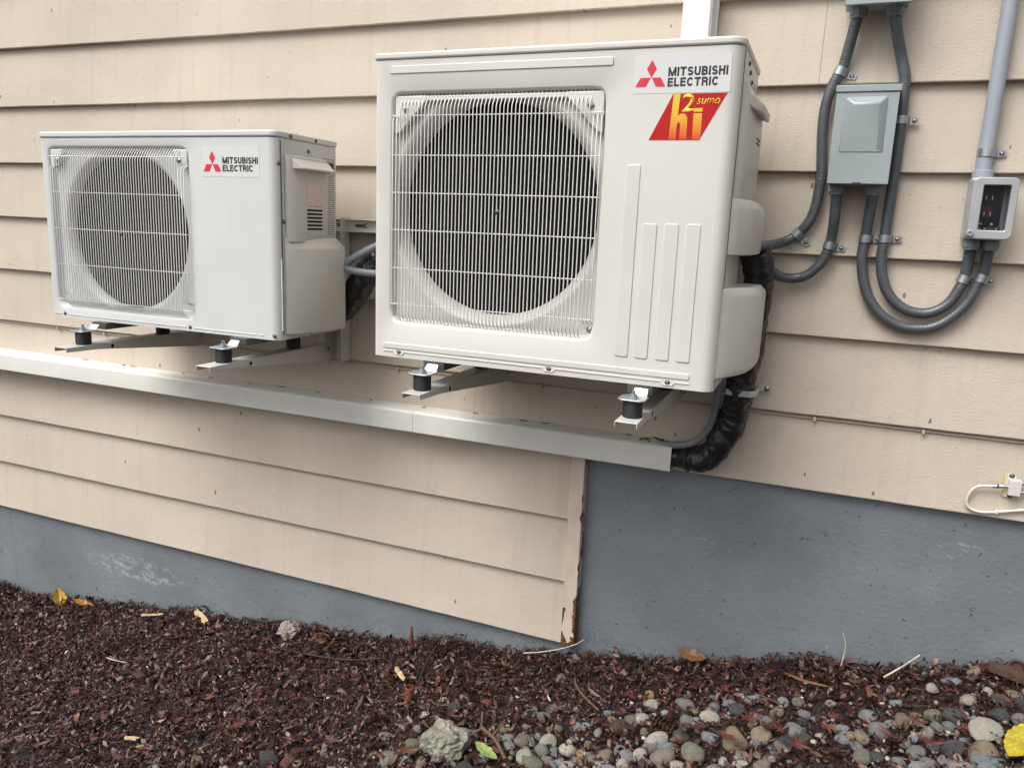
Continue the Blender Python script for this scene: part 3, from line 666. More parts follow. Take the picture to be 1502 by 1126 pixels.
# slot and bolt in the rail between the units
MB().prism(rrect(-1.372, -1.325, 1.270, 1.280, .0049, 4), -.0163, -.0150).build('slot', M['screwdark'], bsm)
put('bolt', SCREWB, (-1.330, -.0165, 1.275), bsm)
MB().lathe([(.0065, 0), (.0065, .0006)], (-1.430, -.0156, 1.275), (0, -1, 0), 12).build('slot', M['screwdark'], bsm)
MB().box(-1.4035, -1.4010, -.052, -.0005, .846, 1.300).box(-1.438, -1.4035, -.0205, -.0185, .846, 1.270).build('upright', M['steel'], bsm, bevel=.0008)
for xx, yy, zz in ((-1.418, -.0207, .862), (-1.418, -.0207, .92)): put('bolt', SCREWB, (xx, yy, zz), bsm)
for xx in (-.836, -.323):
    put('bolt', SCREWB, (xx, -.0187, .872), bb)

def leaf_shape(lobes, s, rnd, curl):
    """palmate leaf outline fan, curled"""
    pts = []; nl = lobes
    for i in range(nl):
        a = R(-135+270*i/(nl-1)); L = 1-.38*abs(i-(nl-1)/2)/((nl-1)/2)
        pts.append((a-.19, .40 if i else .2)); pts.append((a-.13, .68*L)); pts.append((a, L)); pts.append((a+.13, .68*L))
    pts.append((R(135)+.16, .14))
    v = [(0, -.05, 0)]; cx_, cy_ = rnd.uniform(-1, 1), rnd.uniform(-1, 1)
    for a, r in pts:
        x, y_ = r*math.sin(a), r*math.cos(a); z = curl*(r*r*(.55+.35*math.sin(a*2+cx_*3))+.18*math.sin(a*7+cy_*5)*r)
        v.append((x, y_, z))
    f = [(0, i, i+1) for i in range(1, len(v)-1)]
    # stalk
    n0 = len(v); v += [(-.02, 0, 0), (.02, 0, 0), (.05, -.75, .12*curl), (.02, -.75, .12*curl)]; f.append((n0, n0+1, n0+2, n0+3))
    return [tuple(np.array(q)*s) for q in v], f
def oval_leaf(s, rnd, wid=.42, curl=.25, nseg=7):
    v = []; f = []
    for i in range(nseg+1):
        t = i/nseg; w = wid*math.sin(math.pi*min(1, t*.97+.02))**.8*(1+(.12*math.sin(i*2.6+rnd.uniform(0, 1)) if nseg < 10 else .03*(-1)**i))
        z = curl*(t-.5)**2
        v += [(-w, t*2-1, z+curl*.5*w), (0, t*2-1, z), (w, t*2-1, z+curl*.5*w*rnd.uniform(.4, 1.4))]
    for i in range(nseg):
        for j in range(2): f.append((i*3+j, i*3+j+1, i*3+4+j, i*3+3+j))
    return [tuple(np.array(q)*s*.5) for q in v], f
def colour(me, cols):
    at = me.color_attributes.new('Col', 'FLOAT_COLOR', 'POINT')
    a = np.ones((len(me.vertices), 4), 'f'); a[:, :3] = cols; at.data.foreach_set('color', a.ravel())
def thick(v, f, t):
    n = len(v); V = list(v)+[(a, b, c-t) for a, b, c in v]; F = list(f)+[tuple(i+n for i in q[::-1]) for q in f]
    ed = {}
    for q in f:
        for a, b in zip(q, q[1:]+q[:1]): ed[(a, b)] = 1
    F += [(b, a, a+n, b+n) for (a, b) in ed if (b, a) not in ed]; return V, F

# ------------------------------------------------------------------ pipe covers
def channel(pts, a, b, axis, name, mat, parent, t=.0028):
    """open-backed cover: outline pts (u,w) from one wall edge round the front to the other; extruded"""
    n = len(pts); inn = []
    for i in range(n):
        p0, p1, p2 = Vector(pts[max(i-1, 0)]), Vector(pts[i]), Vector(pts[min(i+1, n-1)])
        d = (p2-p0).normalized(); nn = Vector((-d.y, d.x)); inn.append(tuple(p1+nn*t))
    return MB().prism(list(pts)+inn[::-1], a, b, axis).build(name, mat, parent, smooth=24)
lh = empty('pipe_cover', (-1.7, 0, .652), 'long cream horizontal pipe cover running along the siding under both units', 'pipe cover')
prof = [(.008, .6515), (-.056, .6515), (-.0625, .6535), (-.0645, .6565), (-.0655, .7085), (-.0648, .7150), (-.0620, .7195), (-.0570, .7222), (-.0500, .7235), (.006, .7250)]
prof = [(a, b) for a, b in prof]
channel(prof[::-1], -1.1312, -.333, 'x', 'cover_section', M['hide'], lh)
channel(prof[::-1], -6, -1.1321, 'x', 'cover_section', M['hide'], lh)
vd = empty('pipe_cover', (-.36, 0, 1.3), 'white vertical pipe cover rising up the siding behind the larger unit', 'pipe cover')
pr2 = [(-.3975, .006), (-.3975, -.058), (-.393, -.0655), (-.330, -.0655), (-.3245, -.058), (-.3225, -.012), (-.318, -.010), (-.318, .006)]
channel(pr2, 1.32, 3.0, 'z', 'cover_section', M['hidev'], vd)
# litter on top of the long cover
dk = random.Random(5)
def litter_twig(name, p, L, mat, label, seed):
    q = random.Random(seed); a = q.uniform(-.5, .5); pts = []
    for i in range(5): pts.append((p[0]+(i/4-.5)*L*math.cos(a), p[1]+(i/4-.5)*L*math.sin(a)*.4+q.uniform(-.002, .002), p[2]+q.uniform(0, .004)))
    return tag(MB().tube(pts, .0012, 5, rad=[.0007, .0013, .0016, .0012, .0006]).build(name, mat), label, 'twig', 'debris on the long pipe cover')
for i in range(14):
    x = -2.6+i*.16+dk.uniform(-.06, .06)
    litter_twig('debris_twig', (x, -.018+dk.uniform(-.008, .008), .7266), dk.uniform(.012, .04), M['twigd'], 'tiny dark bit of debris lying on top of the long cream pipe cover', i)

q = random.Random(3); v, f = thick(*oval_leaf(.05, q, .35, .9), .0012); me = bpy.data.meshes.new('fallen_leaf'); me.from_pydata(v, [], f); colour(me, np.array((.10, .03, .022))*np.ones((len(v), 1))); me.materials.append(M['leaf'])
o = bpy.data.objects.new('fallen_leaf', me); COL.objects.link(o); o.location = (-.372, -.026, .7275); o.rotation_euler = (.1, .1, 1.45); tag(o, 'small red brown leaf lying on the end of the long pipe cover', 'leaf')
for k_, (a, b) in enumerate((((-.43, -.03), (-.395, -.05)), ((-.425, -.048), (-.40, -.018)))):
    tag(MB().tube([(a[0], a[1], .7262), ((a[0]+b[0])/2, (a[1]+b[1])/2, .731), (b[0], b[1], .7265)], .0014, 5).build('debris_twig', M['twigd']), 'black forked bit of debris beside the red brown leaf on the pipe cover', 'twig', 'debris on the long pipe cover')
# ------------------------------------------------------------------ conduits
def conduit(name, pts, label, r=.0122, ribs=True, mat='conduit', group='grey flexible conduits', fit=()):
    P = smooth_path(pts, .0019 if ribs else .006)
    k = [0.]
    for a, b in zip(P[:-1], P[1:]): k.append(k[-1]+(b-a).length)
    rad = [r+(.00035*math.sin(t/.0064*2*math.pi)+.00035 if ribs else 0) for t in k]
    o = tag(MB().tube(P, r, 14, rad=rad).build(name, M[mat], smooth=60), label, 'conduit', group)
    return o
def clip(p, d, side, label, r=.0125, tab=.024):
    """one-hole strap: band round a conduit at p (axis d), tab to the side with a screw"""
    p = Vector(p); d = Vector(d).normalized(); nrm = Vector((0, -1, 0)); s = Vector(side).normalized(); s = (s-d*s.dot(d)).normalized()
    v = []; R0 = r+.0016; w = .0090; n = 14; ts = [(-100+280*k/n) for k in range(n+1)]
    path = []
    for t in ts:
        a = R(t-0); path.append(p+nrm*R0*math.cos(R(90)-a)*1.0 if False else p+(-s*math.cos(a)+nrm*math.sin(a))*R0)
    # from the wall side round the front, then out along the wall as the tab
    path = [p+(-s*math.cos(R(t))+nrm*math.sin(R(t)))*R0 for t in range(-40, 181, 20)]
    base_y = p.y+r-.0015
    path += [Vector((0, 0, 0))+p+s*(R0+.001)+Vector((0, base_y-p.y-.004, 0)), p+s*(R0+.005)+Vector((0, base_y-p.y, 0)), p+s*(R0+tab)+Vector((0, base_y-p.y, 0))]
    n = len(path); v = []; f = []
    for i, q in enumerate(path):
        tt = (path[min(i+1, n-1)]-path[max(i-1, 0)]).normalized(); o = tt.cross(d).normalized()*.0007
        ww = w if i < n-1 else w*.7
        v += [q-d*ww+o, q+d*ww+o, q+d*ww-o, q-d*ww-o]
    for i in range(n-1):
        for j in range(4): f.append((i*4+j, i*4+(j+1) % 4, (i+1)*4+(j+1) % 4, (i+1)*4+j))
    f += [(0,1,2,3), (n*4-1, n*4-2, n*4-3, n*4-4)]
    o = tag(MB().add(v, f).build('conduit_clip', M['zinc'], smooth=40), label, 'clip', 'metal conduit clips')
    o2 = put('screw', SCREWC, p+s*(R0+tab*.60)+Vector((0, base_y-p.y-.0006, 0)), o)
    return o
y = -.0135
c1 = [(.005, -.030, 1.812), (-.003, -.024, 1.764), (-.013, y, 1.704), (-.020, y, 1.683), (-.033, y, 1.653), (-.0445, y, 1.602), (-.044, y, 1.54), (-.036, y, 1.451), (-.036, y, 1.427), (-.041, y, 1.366), (-.056, y, 1.325), (-.084, y, 1.294), (-.116, -.035, 1.277), (-.146, -.10, 1.269), (-.165, -.19, 1.266)]
c2 = [(.081, -.030, 1.807), (.092, -.024, 1.759), (.108, y, 1.709), (.120, y, 1.667), (.123, y, 1.625), (.125, y, 1.574), (.126, y, 1.514), (.126, y, 1.453), (.124, y, 1.363), (.123, y, 1.299), (.122, y, 1.25), (.131, y, 1.204), (.151, y, 1.164), (.182, y, 1.137), (.217, y, 1.127), (.249, y, 1.132), (.279, y, 1.155), (.295, y, 1.188), (.304, y, 1.219), (.305, -.022, 1.290), (.305, -.030, 1.30)]
c3 = [(.082, -.034, 1.412), (.083, -.028, 1.375), (.080, y, 1.297), (.079, y, 1.248), (.090, y, 1.193), (.110, y, 1.148), (.143, y, 1.112), (.184, y, 1.092), (.221, y, 1.089), (.258, y, 1.098), (.291, y, 1.124), (.318, y, 1.160), (.332, y, 1.199), (.340, y, 1.226), (.343, -.022, 1.291), (.343, -.030, 1.30)]
c4 = [(.003, -.034, 1.412), (.006, -.028, 1.345), (.004, y, 1.291), (-.003, y, 1.257), (-.017, y, 1.228), (-.041, y, 1.203), (-.072, y, 1.192), (-.107, -.030, 1.196), (-.138, -.06, 1.218), (-.158, -.10, 1.240), (-.180, -.17, 1.262)]
conduit('conduit', c1, 'grey ribbed conduit bending from the upper box down to the larger unit')
conduit('conduit', c2, 'grey ribbed conduit from the upper box past the disconnect to the outlet')
conduit('conduit', c3, 'grey ribbed conduit looping from the disconnect box under to the outlet box')
conduit('conduit', c4, 'short grey ribbed conduit looping from the disconnect box into the larger unit')
clip((-.020, y, 1.683), (.01, 0, .03), (1, 0, -.2), 'metal clip on the conduit just above the disconnect box')
clip((-.075, y, 1.302), (.028, 0, .031), (.7, 0, -.7), 'metal clip on the bend of the conduit beside the larger unit')
clip((.002, y, 1.277), (.007, 0, .034), (1, 0, -.1), 'metal clip on the short looping conduit below the disconnect box')
clip((.080, y, 1.297), (.001, 0, 1), (1, 0, 0), 'metal clip on the outer loop conduit below the disconnect box')
clip((.123, y, 1.299), (.001, 0, 1), (1, 0, 0), 'metal clip on the inner loop conduit below the disconnect box')
clip((.125, y, 1.571), (0, 0, 1), (1, 0, 0), 'metal clip on the conduit running along the right side of the disconnect box')
clip((.302, y, 1.213), (.009, 0, .03), (1, 0, -.1), 'metal clip on the inner loop conduit below the outlet box', tab=.016)
clip((.3385, y, 1.217), (.008, 0, .03), (1, 0, -.1), 'metal clip on the outer loop conduit below the outlet box', tab=.014)
pvc = tag(MB().tube([(.310, -.018, 2.99), (.3085, -.018, 1.8), (.3065, -.018, 1.458)], .0165, 20).build('pvc_pipe', M['pvc'], smooth=60), 'straight light grey rigid pipe rising from the outlet box', 'pipe')
clip((.3078, -.018, 1.498), (0, 0, 1), (1, 0, 0), 'metal clip holding the straight grey pipe above the outlet box', r=.0168)

# black wrapped pipes below and beside the larger unit
def wrapped(name, pts, r, label, seed, lump=.16):
    q = random.Random(seed); P = smooth_path(pts, .003); n = len(P)
    from mathutils import noise as mn
    mb = MB().tube(P, r, 36); V = []; off = Vector((seed*3.1, seed*1.7, 0))
    for k, vv in enumerate(mb.v):
        i, j = divmod(k, 36); c = P[min(i, n-1)]; d = Vector(vv)-c; p = Vector(vv)
        a1 = mn.noise(p*16+off); a2 = 1-abs(mn.noise(p*34+off))*2; a3 = 1-abs(mn.noise(Vector((p.x*60, p.y*60, p.z*60))+off))*2
        e_ = 1-.30*max(0, min(1, (i/n-.79)/.07)) if seed == 3 else 1
        V.append(tuple(c+d*e_*(1+lump*.9*a1+lump*.75*(a2-.5)+lump*.32*(a3-.5))))
    mb.v = V
    return tag(mb.build(name, M['tape'], smooth=50), label, 'pipe', 'black wrapped refrigerant pipes')
wp = wrapped('insulated_pipe', [(-.160, -.13, 1.255), (-.150, -.115, 1.20), (-.155, -.10, 1.10), (-.160, -.092, 1.0), (-.168, -.084, .92), (-.176, -.076, .85), (-.194, -.068, .785), (-.226, -.062, .725), (-.262, -.056, .699), (-.312, -.040, .690), (-.345, -.034, .688), (-.42, -.033, .688)], .0355,
             'black wrapped pipe bundle curving from the larger unit into the long pipe cover', 3)
for t, zz in (((-.186, -.071, .815), .03), ((-.285, -.057, .695), 1)):
    pass
# cable tie round the bundle and flat strap
def tie(c, d, r, mat, name, parent, w=.003):
    d = Vector(d).normalized(); a = Vector((0, -1, 0)); u = (a-d*a.dot(d)).normalized(); vv = d.cross(u); pts = []
    pts = [Vector(c)+(u*math.cos(t*math.pi/12)+vv*math.sin(t*math.pi/12))*r for t in range(25)]
    return MB().tube(pts, w, 6, caps=False).build(name, mat, parent)
tie((-.1835, -.0735, .833), (-.3, .1, -1), .0355, M['rubber'], 'cable_tie', wp)
tie((-.288, -.0560, .6955), (-1, .1, -.1), .0350, M['rubber'], 'cable_tie', wp, .002)
v = []
sp2 = [(-.216, -.012), (-.214, -.075), (-.200, -.112), (-.168, -.121), (-.140, -.116), (-.1285, -.095), (-.126, -.012), (-.120, -.0075), (-.098, -.0065)]
f = []
for i, (a, b) in enumerate(sp2):
    n1 = Vector((sp2[min(i+1, 8)][0]-sp2[max(i-1, 0)][0], sp2[min(i+1, 8)][1]-sp2[max(i-1, 0)][1])).normalized(); ox, oy = -n1.y*.001, n1.x*.001
    v += [(a+ox, b+oy, .895), (a+ox, b+oy, .910), (a-ox, b-oy, .910), (a-ox, b-oy, .895)]
for i in range(8):
    for j in range(4): f.append((i*4+j, i*4+(j+1) % 4, i*4+4+(j+1) % 4, i*4+4+j))
f += [(0,1,2,3), (35,34,33,32)]
stp = tag(MB().add(v, f).build('pipe_strap', M['band']), 'pale flat strap holding the black wrapped pipe below the larger unit', 'strap')
put('screw', SCREWB, (-.108, -.0085, .9025), stp)
conduit('conduit', [(-.213, -.155, .985), (-.219, -.11, .92), (-.224, -.085, .86), (-.236, -.072, .80), (-.262, -.062, .757), (-.30, -.054, .733), (-.36, -.045, .722)], 'grey ribbed conduit beside the black pipe, entering the long pipe cover', .0098, True, 'conduit2')
wrapped('insulated_pipe', [(-1.44, -.085, .985), (-1.36, -.095, 1.03), (-1.315, -.105, 1.075), (-1.275, -.105, 1.13), (-1.235, -.090, 1.18), (-1.19, -.075, 1.225), (-1.12, -.06, 1.26), (-1.0, -.06, 1.28)], .040, 'black wrapped pipe passing from the smaller unit behind the larger unit', 8, .10)
conduit('conduit', [(-1.330, -.150, 1.150), (-1.310, -.160, 1.165), (-1.27, -.160, 1.190), (-1.22, -.15, 1.217), (-1.15, -.13, 1.25)], 'grey conduit rising behind the larger unit from the smaller unit', .0105, True, 'conduit2')
conduit('conduit', [(-1.330, -.155, 1.158), (-1.300, -.165, 1.150), (-1.25, -.165, 1.144), (-1.18, -.15, 1.142), (-1.10, -.13, 1.145)], 'level grey conduit reaching behind the larger unit from the smaller unit', .0105, True, 'conduit2')

# ------------------------------------------------------------------ electrical boxes
db = empty('disconnect_box', (.045, 0, 1.42), 'grey green electrical disconnect box with a bulged front cover', 'electrical box')
MB().box(-.016, .106, -.078, -.0005, 1.421, 1.634).build('enclosure', M['box'], db, bevel=.0015)
MB().box(-.0235, .1135, -.0935, -.002, 1.6235, 1.6385).build('top_flange', M['box'], db, bevel=.0015)
cv = MB().box(-.0210, .1105, -.0905, -.0785, 1.4205, 1.6225).build('cover', M['box'], db, bevel=.0012)
o4 = [(-.003, 1.614), (.0895, 1.615), (.0915, 1.489), (-.0045, 1.489)]; i4 = [(.018, 1.596), (.070, 1.597), (.077, 1.497), (.010, 1.497)]
v = [(a, -.0900, b) for a, b in o4]+[(i4[0][0], -.111, i4[0][1]), (i4[1][0], -.111, i4[1][1]), (i4[2][0], -.0925, i4[2][1]), (i4[3][0], -.0925, i4[3][1])]
MB().add(v, [(4,5,6,7), (0,1,5,4), (1,2,6,5), (2,3,7,6), (3,0,4,7), (3,2,1,0)]).build('cover_bulge', M['box'], cv, bevel=.004, seg=4)
MB().box(.035, .053, -.0935, -.0906, 1.4215, 1.4235).build('latch', M['ink'], cv)
def fitting(x, z, parent, dn=True, yc=-.032):
    MB().lathe([(.0195, 0), (.0195, .016), (.0165, .0165), (.0165, .022)], (x, yc, z), (0, 0, -1), 8).build('conduit_fitting', M['boxd'], parent)
fitting(.003, 1.4205, db); fitting(.082, 1.4205, db)
ubx = empty('junction_box', (.045, 0, 1.80), 'grey electrical box high on the wall, conduits leaving its underside', 'electrical box')
MB().box(-.0240, .1080, -.092, -.0005, 1.8175, 2.01).build('enclosure', M['box'], ubx, bevel=.002)
MB().box(-.0262, .1102, -.100, -.0925, 1.8075, 2.012).build('cover', M['box'], ubx, bevel=.0012)
fitting(.005, 1.817, ubx); fitting(.081, 1.817, ubx)
ob = empty('outlet_box', (.33, 0, 1.3), 'grey weatherproof outlet box with a clear window over a black receptacle', 'electrical box')
MB().box(.283, .365, -.050, -.0005, 1.304, 1.441).build('enclosure', M['outlet'], ob, bevel=.004, seg=3)
# hinged cover with window opening
oo = rrect(.282, .3705, 1.3055, 1.4395, .012, 4); ii = rrect(.3035, .3555, 1.3255, 1.4225, .003, 4); n = len(oo)
v = [(a, -.090, b) for a, b in oo]+[(a, -.090, b) for a, b in ii]+[(a, -.0505, b) for a, b in oo]+[(a, -.0505, b) for a, b in ii]
f = []
for i in range(n):
    j = (i+1) % n; f += [(i, j, n+j, n+i), (i, 2*n+i, 2*n+j, j), (n+i, n+j, 3*n+j, 3*n+i), (2*n+i, 3*n+i, 3*n+j, 2*n+j)]
oc = MB().add(v, f).build('cover', M['outlet'], ob, bevel=.0025, seg=2)
MB().prism(ii, -.086, -.084).build('window', M['clear'], oc)
dv = MB().prism(rrect(.3055, .3480, 1.3345, 1.4205, .003, 3), -.060, -.0508).build('receptacle', M['device'], ob)
MB().prism(rrect(.309, .331, 1.353, 1.3795, .009, 4), -.0612, -.0601).build('receptacle_face', M['dred'], dv)
for a, b in ((.315, 1.397), (.327, 1.397), (.315, 1.362), (.327, 1.362)):
    MB().box(a-.0010, a+.0010, -.0632, -.0614, b-.004, b+.004).build('contact_slot', M['plasticw'], dv)
MB().box(.308, .314, -.062, -.0601, 1.338, 1.342).build('test_button', M['plasticw'], dv)
MB().lathe([(.003, 0), (.0026, .001)], (.333, -.0601, 1.3395), (0, -1, 0), 10).build('indicator', M['plasticw'], dv)
for a in (.322, .345): put('screw', SCREWB, (a, -.052, 1.329), ob)
MB().lathe([(.0075, 0), (.0075, .006), (.006, .0075), (.0035, .0076), (.0035, .005)], (.2885, -.0902, 1.318), (0, -1, 0), 14).build('latch_screw', M['outlet'], oc)
MB().lathe([(.022, 0), (.022, .016), (.019, .018)], (.3065, -.022, 1.4415), (0, 0, 1), 16).build('pipe_socket', M['pvc'], ob)
fitting(.305, 1.3035, ob, yc=-.030); fitting(.343, 1.3035, ob, yc=-.030)

# ------------------------------------------------------------------ thin cable along the siding, splitter with coax loop
P = [(x, .0135, .8340+.0010*math.sin(x*3.7)-(.0006 if i % 2 else 0)) for i, x in enumerate(np.linspace(-5.5, 2.8, 60))]
cb = tag(MB().tube(P, .0030, 8).build('thin_cable', M['cable'], smooth=60), 'thin beige painted cable stapled along under one siding edge', 'cable')
k = 0; x = -2.75
while x < 1.2:
    MB().box(x-.0035, x+.0035, .0040, .0195, .8280, .8390).lathe([(.0028, 0), (.0028, .004), (1e-7, .006)], (x, .0110, .8275), (0, -1, 0), 8).build('cable_clip', M['cable'], cb, bevel=.001)
    x += .252+.012*math.sin(x*7)
sp3 = empty('coax_splitter', (.476, 0, .71), 'small beige cable splitter screwed to the siding above the foundation', 'splitter')
MB().box(.4635, .4895, -.020, .0032, .7095, .7475).build('body', M['plasticw'], sp3, bevel=.0015)
MB().prism(rrect(.4615, .4790, .700, .759, .006, 4), -.0025, .0038).build('mounting_plate', M['plasticw'], sp3)
MB().prism(rrect(.4565, .4750, .6995, .7565, .005, 4), -.0012, .0034).build('adhesive_residue', M['caulk'], sp3)
put('screw', SCREW, (.4695, -.0026, .7545), sp3); put('screw', SCREW, (.4720, -.0026, .7045), sp3)
for zz, x0_, x1_ in ((.7285, .4545, .4636), (.741, .4894, .503), (.7185, .4894, .503)):
    MB().tube([(x0_, -.011, zz), (x1_, -.011, zz)], .0042, 10).build('port', M['zinc'], sp3)
MB().lathe([(.0045, 0), (.0045, .002), (.0022, .003)], (.4895, -.006, .7065), (0, -1, 0), 12).build('ground_screw', M['plasticw'], sp3)
cx = tag(MB().tube(smooth_path([(.4545, -.011, .7280), (.431, -.011, .7245), (.416, -.010, .7225), (.402, -.008, .718), (.391, -.007, .707), (.385, -.006, .691), (.383, -.006, .677), (.388, -.006, .664), (.399, -.006, .657), (.413, -.006, .6545), (.430, -.006, .656), (.449, -.006, .660), (.467, -.006, .665), (.504, -.006, .675), (.60, -.006, .700), (.75, -.006, .72)], .004), .0036, 10).build('coax_cable', M['coax'], smooth=60),
         'dirty white coax cable looping back from the small splitter', 'cable')
MB().tube([(.4310, -.011, .7245), (.4545, -.011, .7280)], .0046, 10).build('connector', M['zinc'], cx)
MB().tube([(.4405, -.011, .7259), (.4445, -.011, .7265)], .0049, 10).build('connector_ring', M['rubber'], cx)
MB().box(.4475, .4525, -.0115, -.0005, .656, .6665).build('cable_clip', M['coax'], cx, bevel=.001)

# ------------------------------------------------------------------ litter, pebbles, leaves
# pebbles seen singly: x y width height colour
PEB = "-0.597 -0.115 0.032 0.033 o;-0.591 -0.010 0.048 0.026 p;-0.319 -0.170 0.031 0.029 y;-0.304 -0.215 0.041 0.030 c;-0.218 -0.202 0.071 0.041 g;-0.383 -0.046 0.033 0.021 d;-0.050 -0.190 0.051 0.030 b;-0.073 -0.147 0.044 0.021 d;-0.576 -0.302 0.044 0.028 o;-0.479 -0.334 0.038 0.033 g;-0.449 -0.330 0.033 0.038 b;-0.520 -0.353 0.028 0.033 o;-0.542 -0.361 0.023 0.023 y;-0.408 -0.269 0.025 0.033 b;-0.384 -0.271 0.023 0.025 b;-0.341 -0.299 0.037 0.045 o;-0.314 -0.291 0.039 0.030 c;-0.325 -0.250 0.028 0.025 b;-0.186 -0.252 0.020 0.035 t;-0.202 -0.299 0.034 0.037 g;-0.144 -0.288 0.052 0.034 c;-0.177 -0.307 0.032 0.034 b;-0.132 -0.359 0.048 0.041 b;-0.077 -0.369 0.073 0.066 t;-0.107 -0.224 0.038 0.025 g;-0.138 -0.252 0.030 0.042 g;-0.014 -0.335 0.057 0.053 t;-0.259 -0.371 0.063 0.036 c;-0.268 -0.400 0.052 0.024 g;-0.224 -0.400 0.050 0.033 b;-0.159 -0.423 0.065 0.056 o;-0.236 -0.454 0.065 0.056 p;-0.283 -0.445 0.035 0.035 c;-0.310 -0.457 0.045 0.038 g;-0.337 -0.420 0.033 0.036 g;-0.365 -0.439 0.043 0.043 t;-0.368 -0.484 0.045 0.028 c;-0.436 -0.425 0.029 0.027 y;-0.433 -0.464 0.041 0.031 p;-0.454 -0.492 0.040 0.036 c;-0.476 -0.477 0.043 0.038 b;-0.531 -0.454 0.041 0.039 g;-0.541 -0.495 0.072 0.043 o;-0.568 -0.467 0.039 0.032 t;-0.565 -0.431 0.025 0.025 c;-0.402 -0.443 0.033 0.048 o;-0.391 -0.414 0.024 0.039 d;-0.426 -0.396 0.024 0.024 o;-0.502 -0.442 0.029 0.036 b;-0.090 -0.441 0.028 0.028 c;-0.192 -0.462 0.037 0.018 c;-0.113 -0.454 0.041 0.018 p;-0.593 -0.437 0.047 0.035 p;-0.607 -0.365 0.030 0.023 p;-0.541 -0.255 0.034 0.023 o;-0.497 -0.251 0.029 0.023 b;-0.390 -0.299 0.035 0.018 t;-0.148 -0.184 0.036 0.023 o;-0.167 -0.145 0.026 0.018 o;0.329 0.005 0.048 0.030 p;0.379 0.007 0.049 0.030 p;0.462 -0.018 0.040 0.037 t;0.408 -0.067 0.055 0.025 b;0.362 -0.102 0.041 0.023 c;0.354 -0.040 0.032 0.021 g;0.475 -0.094 0.026 0.029 c;0.502 -0.124 0.057 0.028 d;0.533 -0.100 0.042 0.021 t;0.283 -0.143 0.036 0.024 b;0.218 -0.199 0.047 0.032 g;0.058 -0.182 0.033 0.033 o;0.075 -0.219 0.035 0.025 g;0.052 -0.290 0.054 0.058 g;0.010 -0.229 0.045 0.025 o;0.232 -0.289 0.053 0.067 g;0.315 -0.232 0.034 0.027 c;0.321 -0.199 0.040 0.020 t;0.287 -0.220 0.040 0.047 t;0.264 -0.237 0.030 0.027 g;0.352 -0.192 0.045 0.030 o;0.392 -0.208 0.055 0.037 d;0.443 -0.264 0.073 0.054 c;0.438 -0.333 0.067 0.057 t;0.439 -0.214 0.030 0.020 b;0.518 -0.220 0.040 0.042 g;0.423 -0.373 0.051 0.033 b;0.386 -0.383 0.070 0.028 p;0.306 -0.343 0.045 0.038 g;0.153 -0.332 0.036 0.026 b;0.178 -0.318 0.029 0.026 t;0.199 -0.325 0.038 0.038 t;0.196 -0.389 0.042 0.039 o;0.222 -0.379 0.040 0.028 d;0.289 -0.321 0.026 0.024 t;0.345 -0.314 0.031 0.026 b;0.377 -0.316 0.062 0.036 d;0.332 -0.272 0.039 0.034 p;0.353 -0.251 0.029 0.029 g;0.411 -0.247 0.020 0.025 r;0.404 -0.288 0.022 0.019 b;0.360 -0.363 0.033 0.028 g;0.386 -0.347 0.024 0.017 c;0.038 -0.341 0.052 0.028 d;0.074 -0.323 0.053 0.029 d;0.534 -0.140 0.031 0.031 d;0.456 -0.376 0.044 0.019 b;-0.908 -0.564 0.050 0.048 o;-0.873 -0.501 0.048 0.029 o;-0.814 -0.563 0.026 0.031 t;-0.899 -0.431 0.033 0.028 g;-0.974 -0.472 0.041 0.022 o;-0.838 -0.261 0.031 0.024 t;-0.883 -0.298 0.031 0.022 c;-0.840 -0.328 0.048 0.028 d;-0.801 -0.329 0.019 0.019 t;-0.625 -0.302 0.049 0.027 o;-0.588 -0.433 0.044 0.044 o;-0.561 -0.484 0.051 0.051 c;-0.617 -0.461 0.036 0.023 g;-0.736 -0.440 0.048 0.032 g;-1.175 -0.634 0.050 0.039 r;-1.239 -0.636 0.062 0.039 d;-1.141 -0.637 0.027 0.016 t;-0.866 -0.559 0.037 0.021 c;-0.656 -0.390 0.029 0.027 t;-0.629 -0.436 0.037 0.026 g;-0.857 -0.529 0.021 0.021 g;-0.904 -0.383 0.028 0.022 c;-1.437 -0.686 0.029 0.050 t;-1.628 0.005 0.086 0.061 t"
LEAF = "-0.006 -0.323 0.047;0.017 -0.328 0.041;0.124 -0.317 0.047;0.302 -0.277 0.057;0.331 -0.343 0.059;0.252 -0.344 0.059;0.059 -0.386 0.051;0.500 -0.194 0.044;0.510 -0.260 0.039;0.134 0.039 0.039;0.138 -0.270 0.033;-0.434 -0.070 0.030;-0.541 -0.284 0.033;-0.428 -0.265 0.032;-0.328 -0.376 0.046;-0.198 -0.353 0.042;-0.161 -0.356 0.053;-0.093 -0.379 0.056;-0.063 -0.421 0.044;-0.199 -0.401 0.032;-0.126 -0.147 0.039;-0.684 -0.142 0.048;-0.353 -0.242 0.032;-0.727 0.020 0.046;-0.053 -0.321 0.053;-1.226 -0.549 0.039;-1.170 -0.547 0.038;-1.095 -0.565 0.050;-1.595 -0.193 0.043;-1.065 -0.086 0.035;-0.853 -0.565 0.059;-1.476 -0.081 0.051;-1.915 -0.792 0.056;-1.615 -0.456 0.039;-2.034 -0.332 0.049;-1.954 -0.419 0.048;-1.713 -0.223 0.039;-2.603 -0.332 0.047;-1.585 -0.724 0.041;-1.858 -0.631 0.045;-1.197 -0.286 0.039;-0.824 -0.201 0.035;-0.772 -0.115 0.040;-0.280 -0.111 0.038;-0.017 -0.054 0.042;0.183 -0.085 0.041;0.388 -0.145 0.040;-1.610 -0.584 0.038;-2.087 -0.540 0.043;-1.406 -0.559 0.045;-1.054 -0.435 0.038;-0.818 -0.393 0.041"
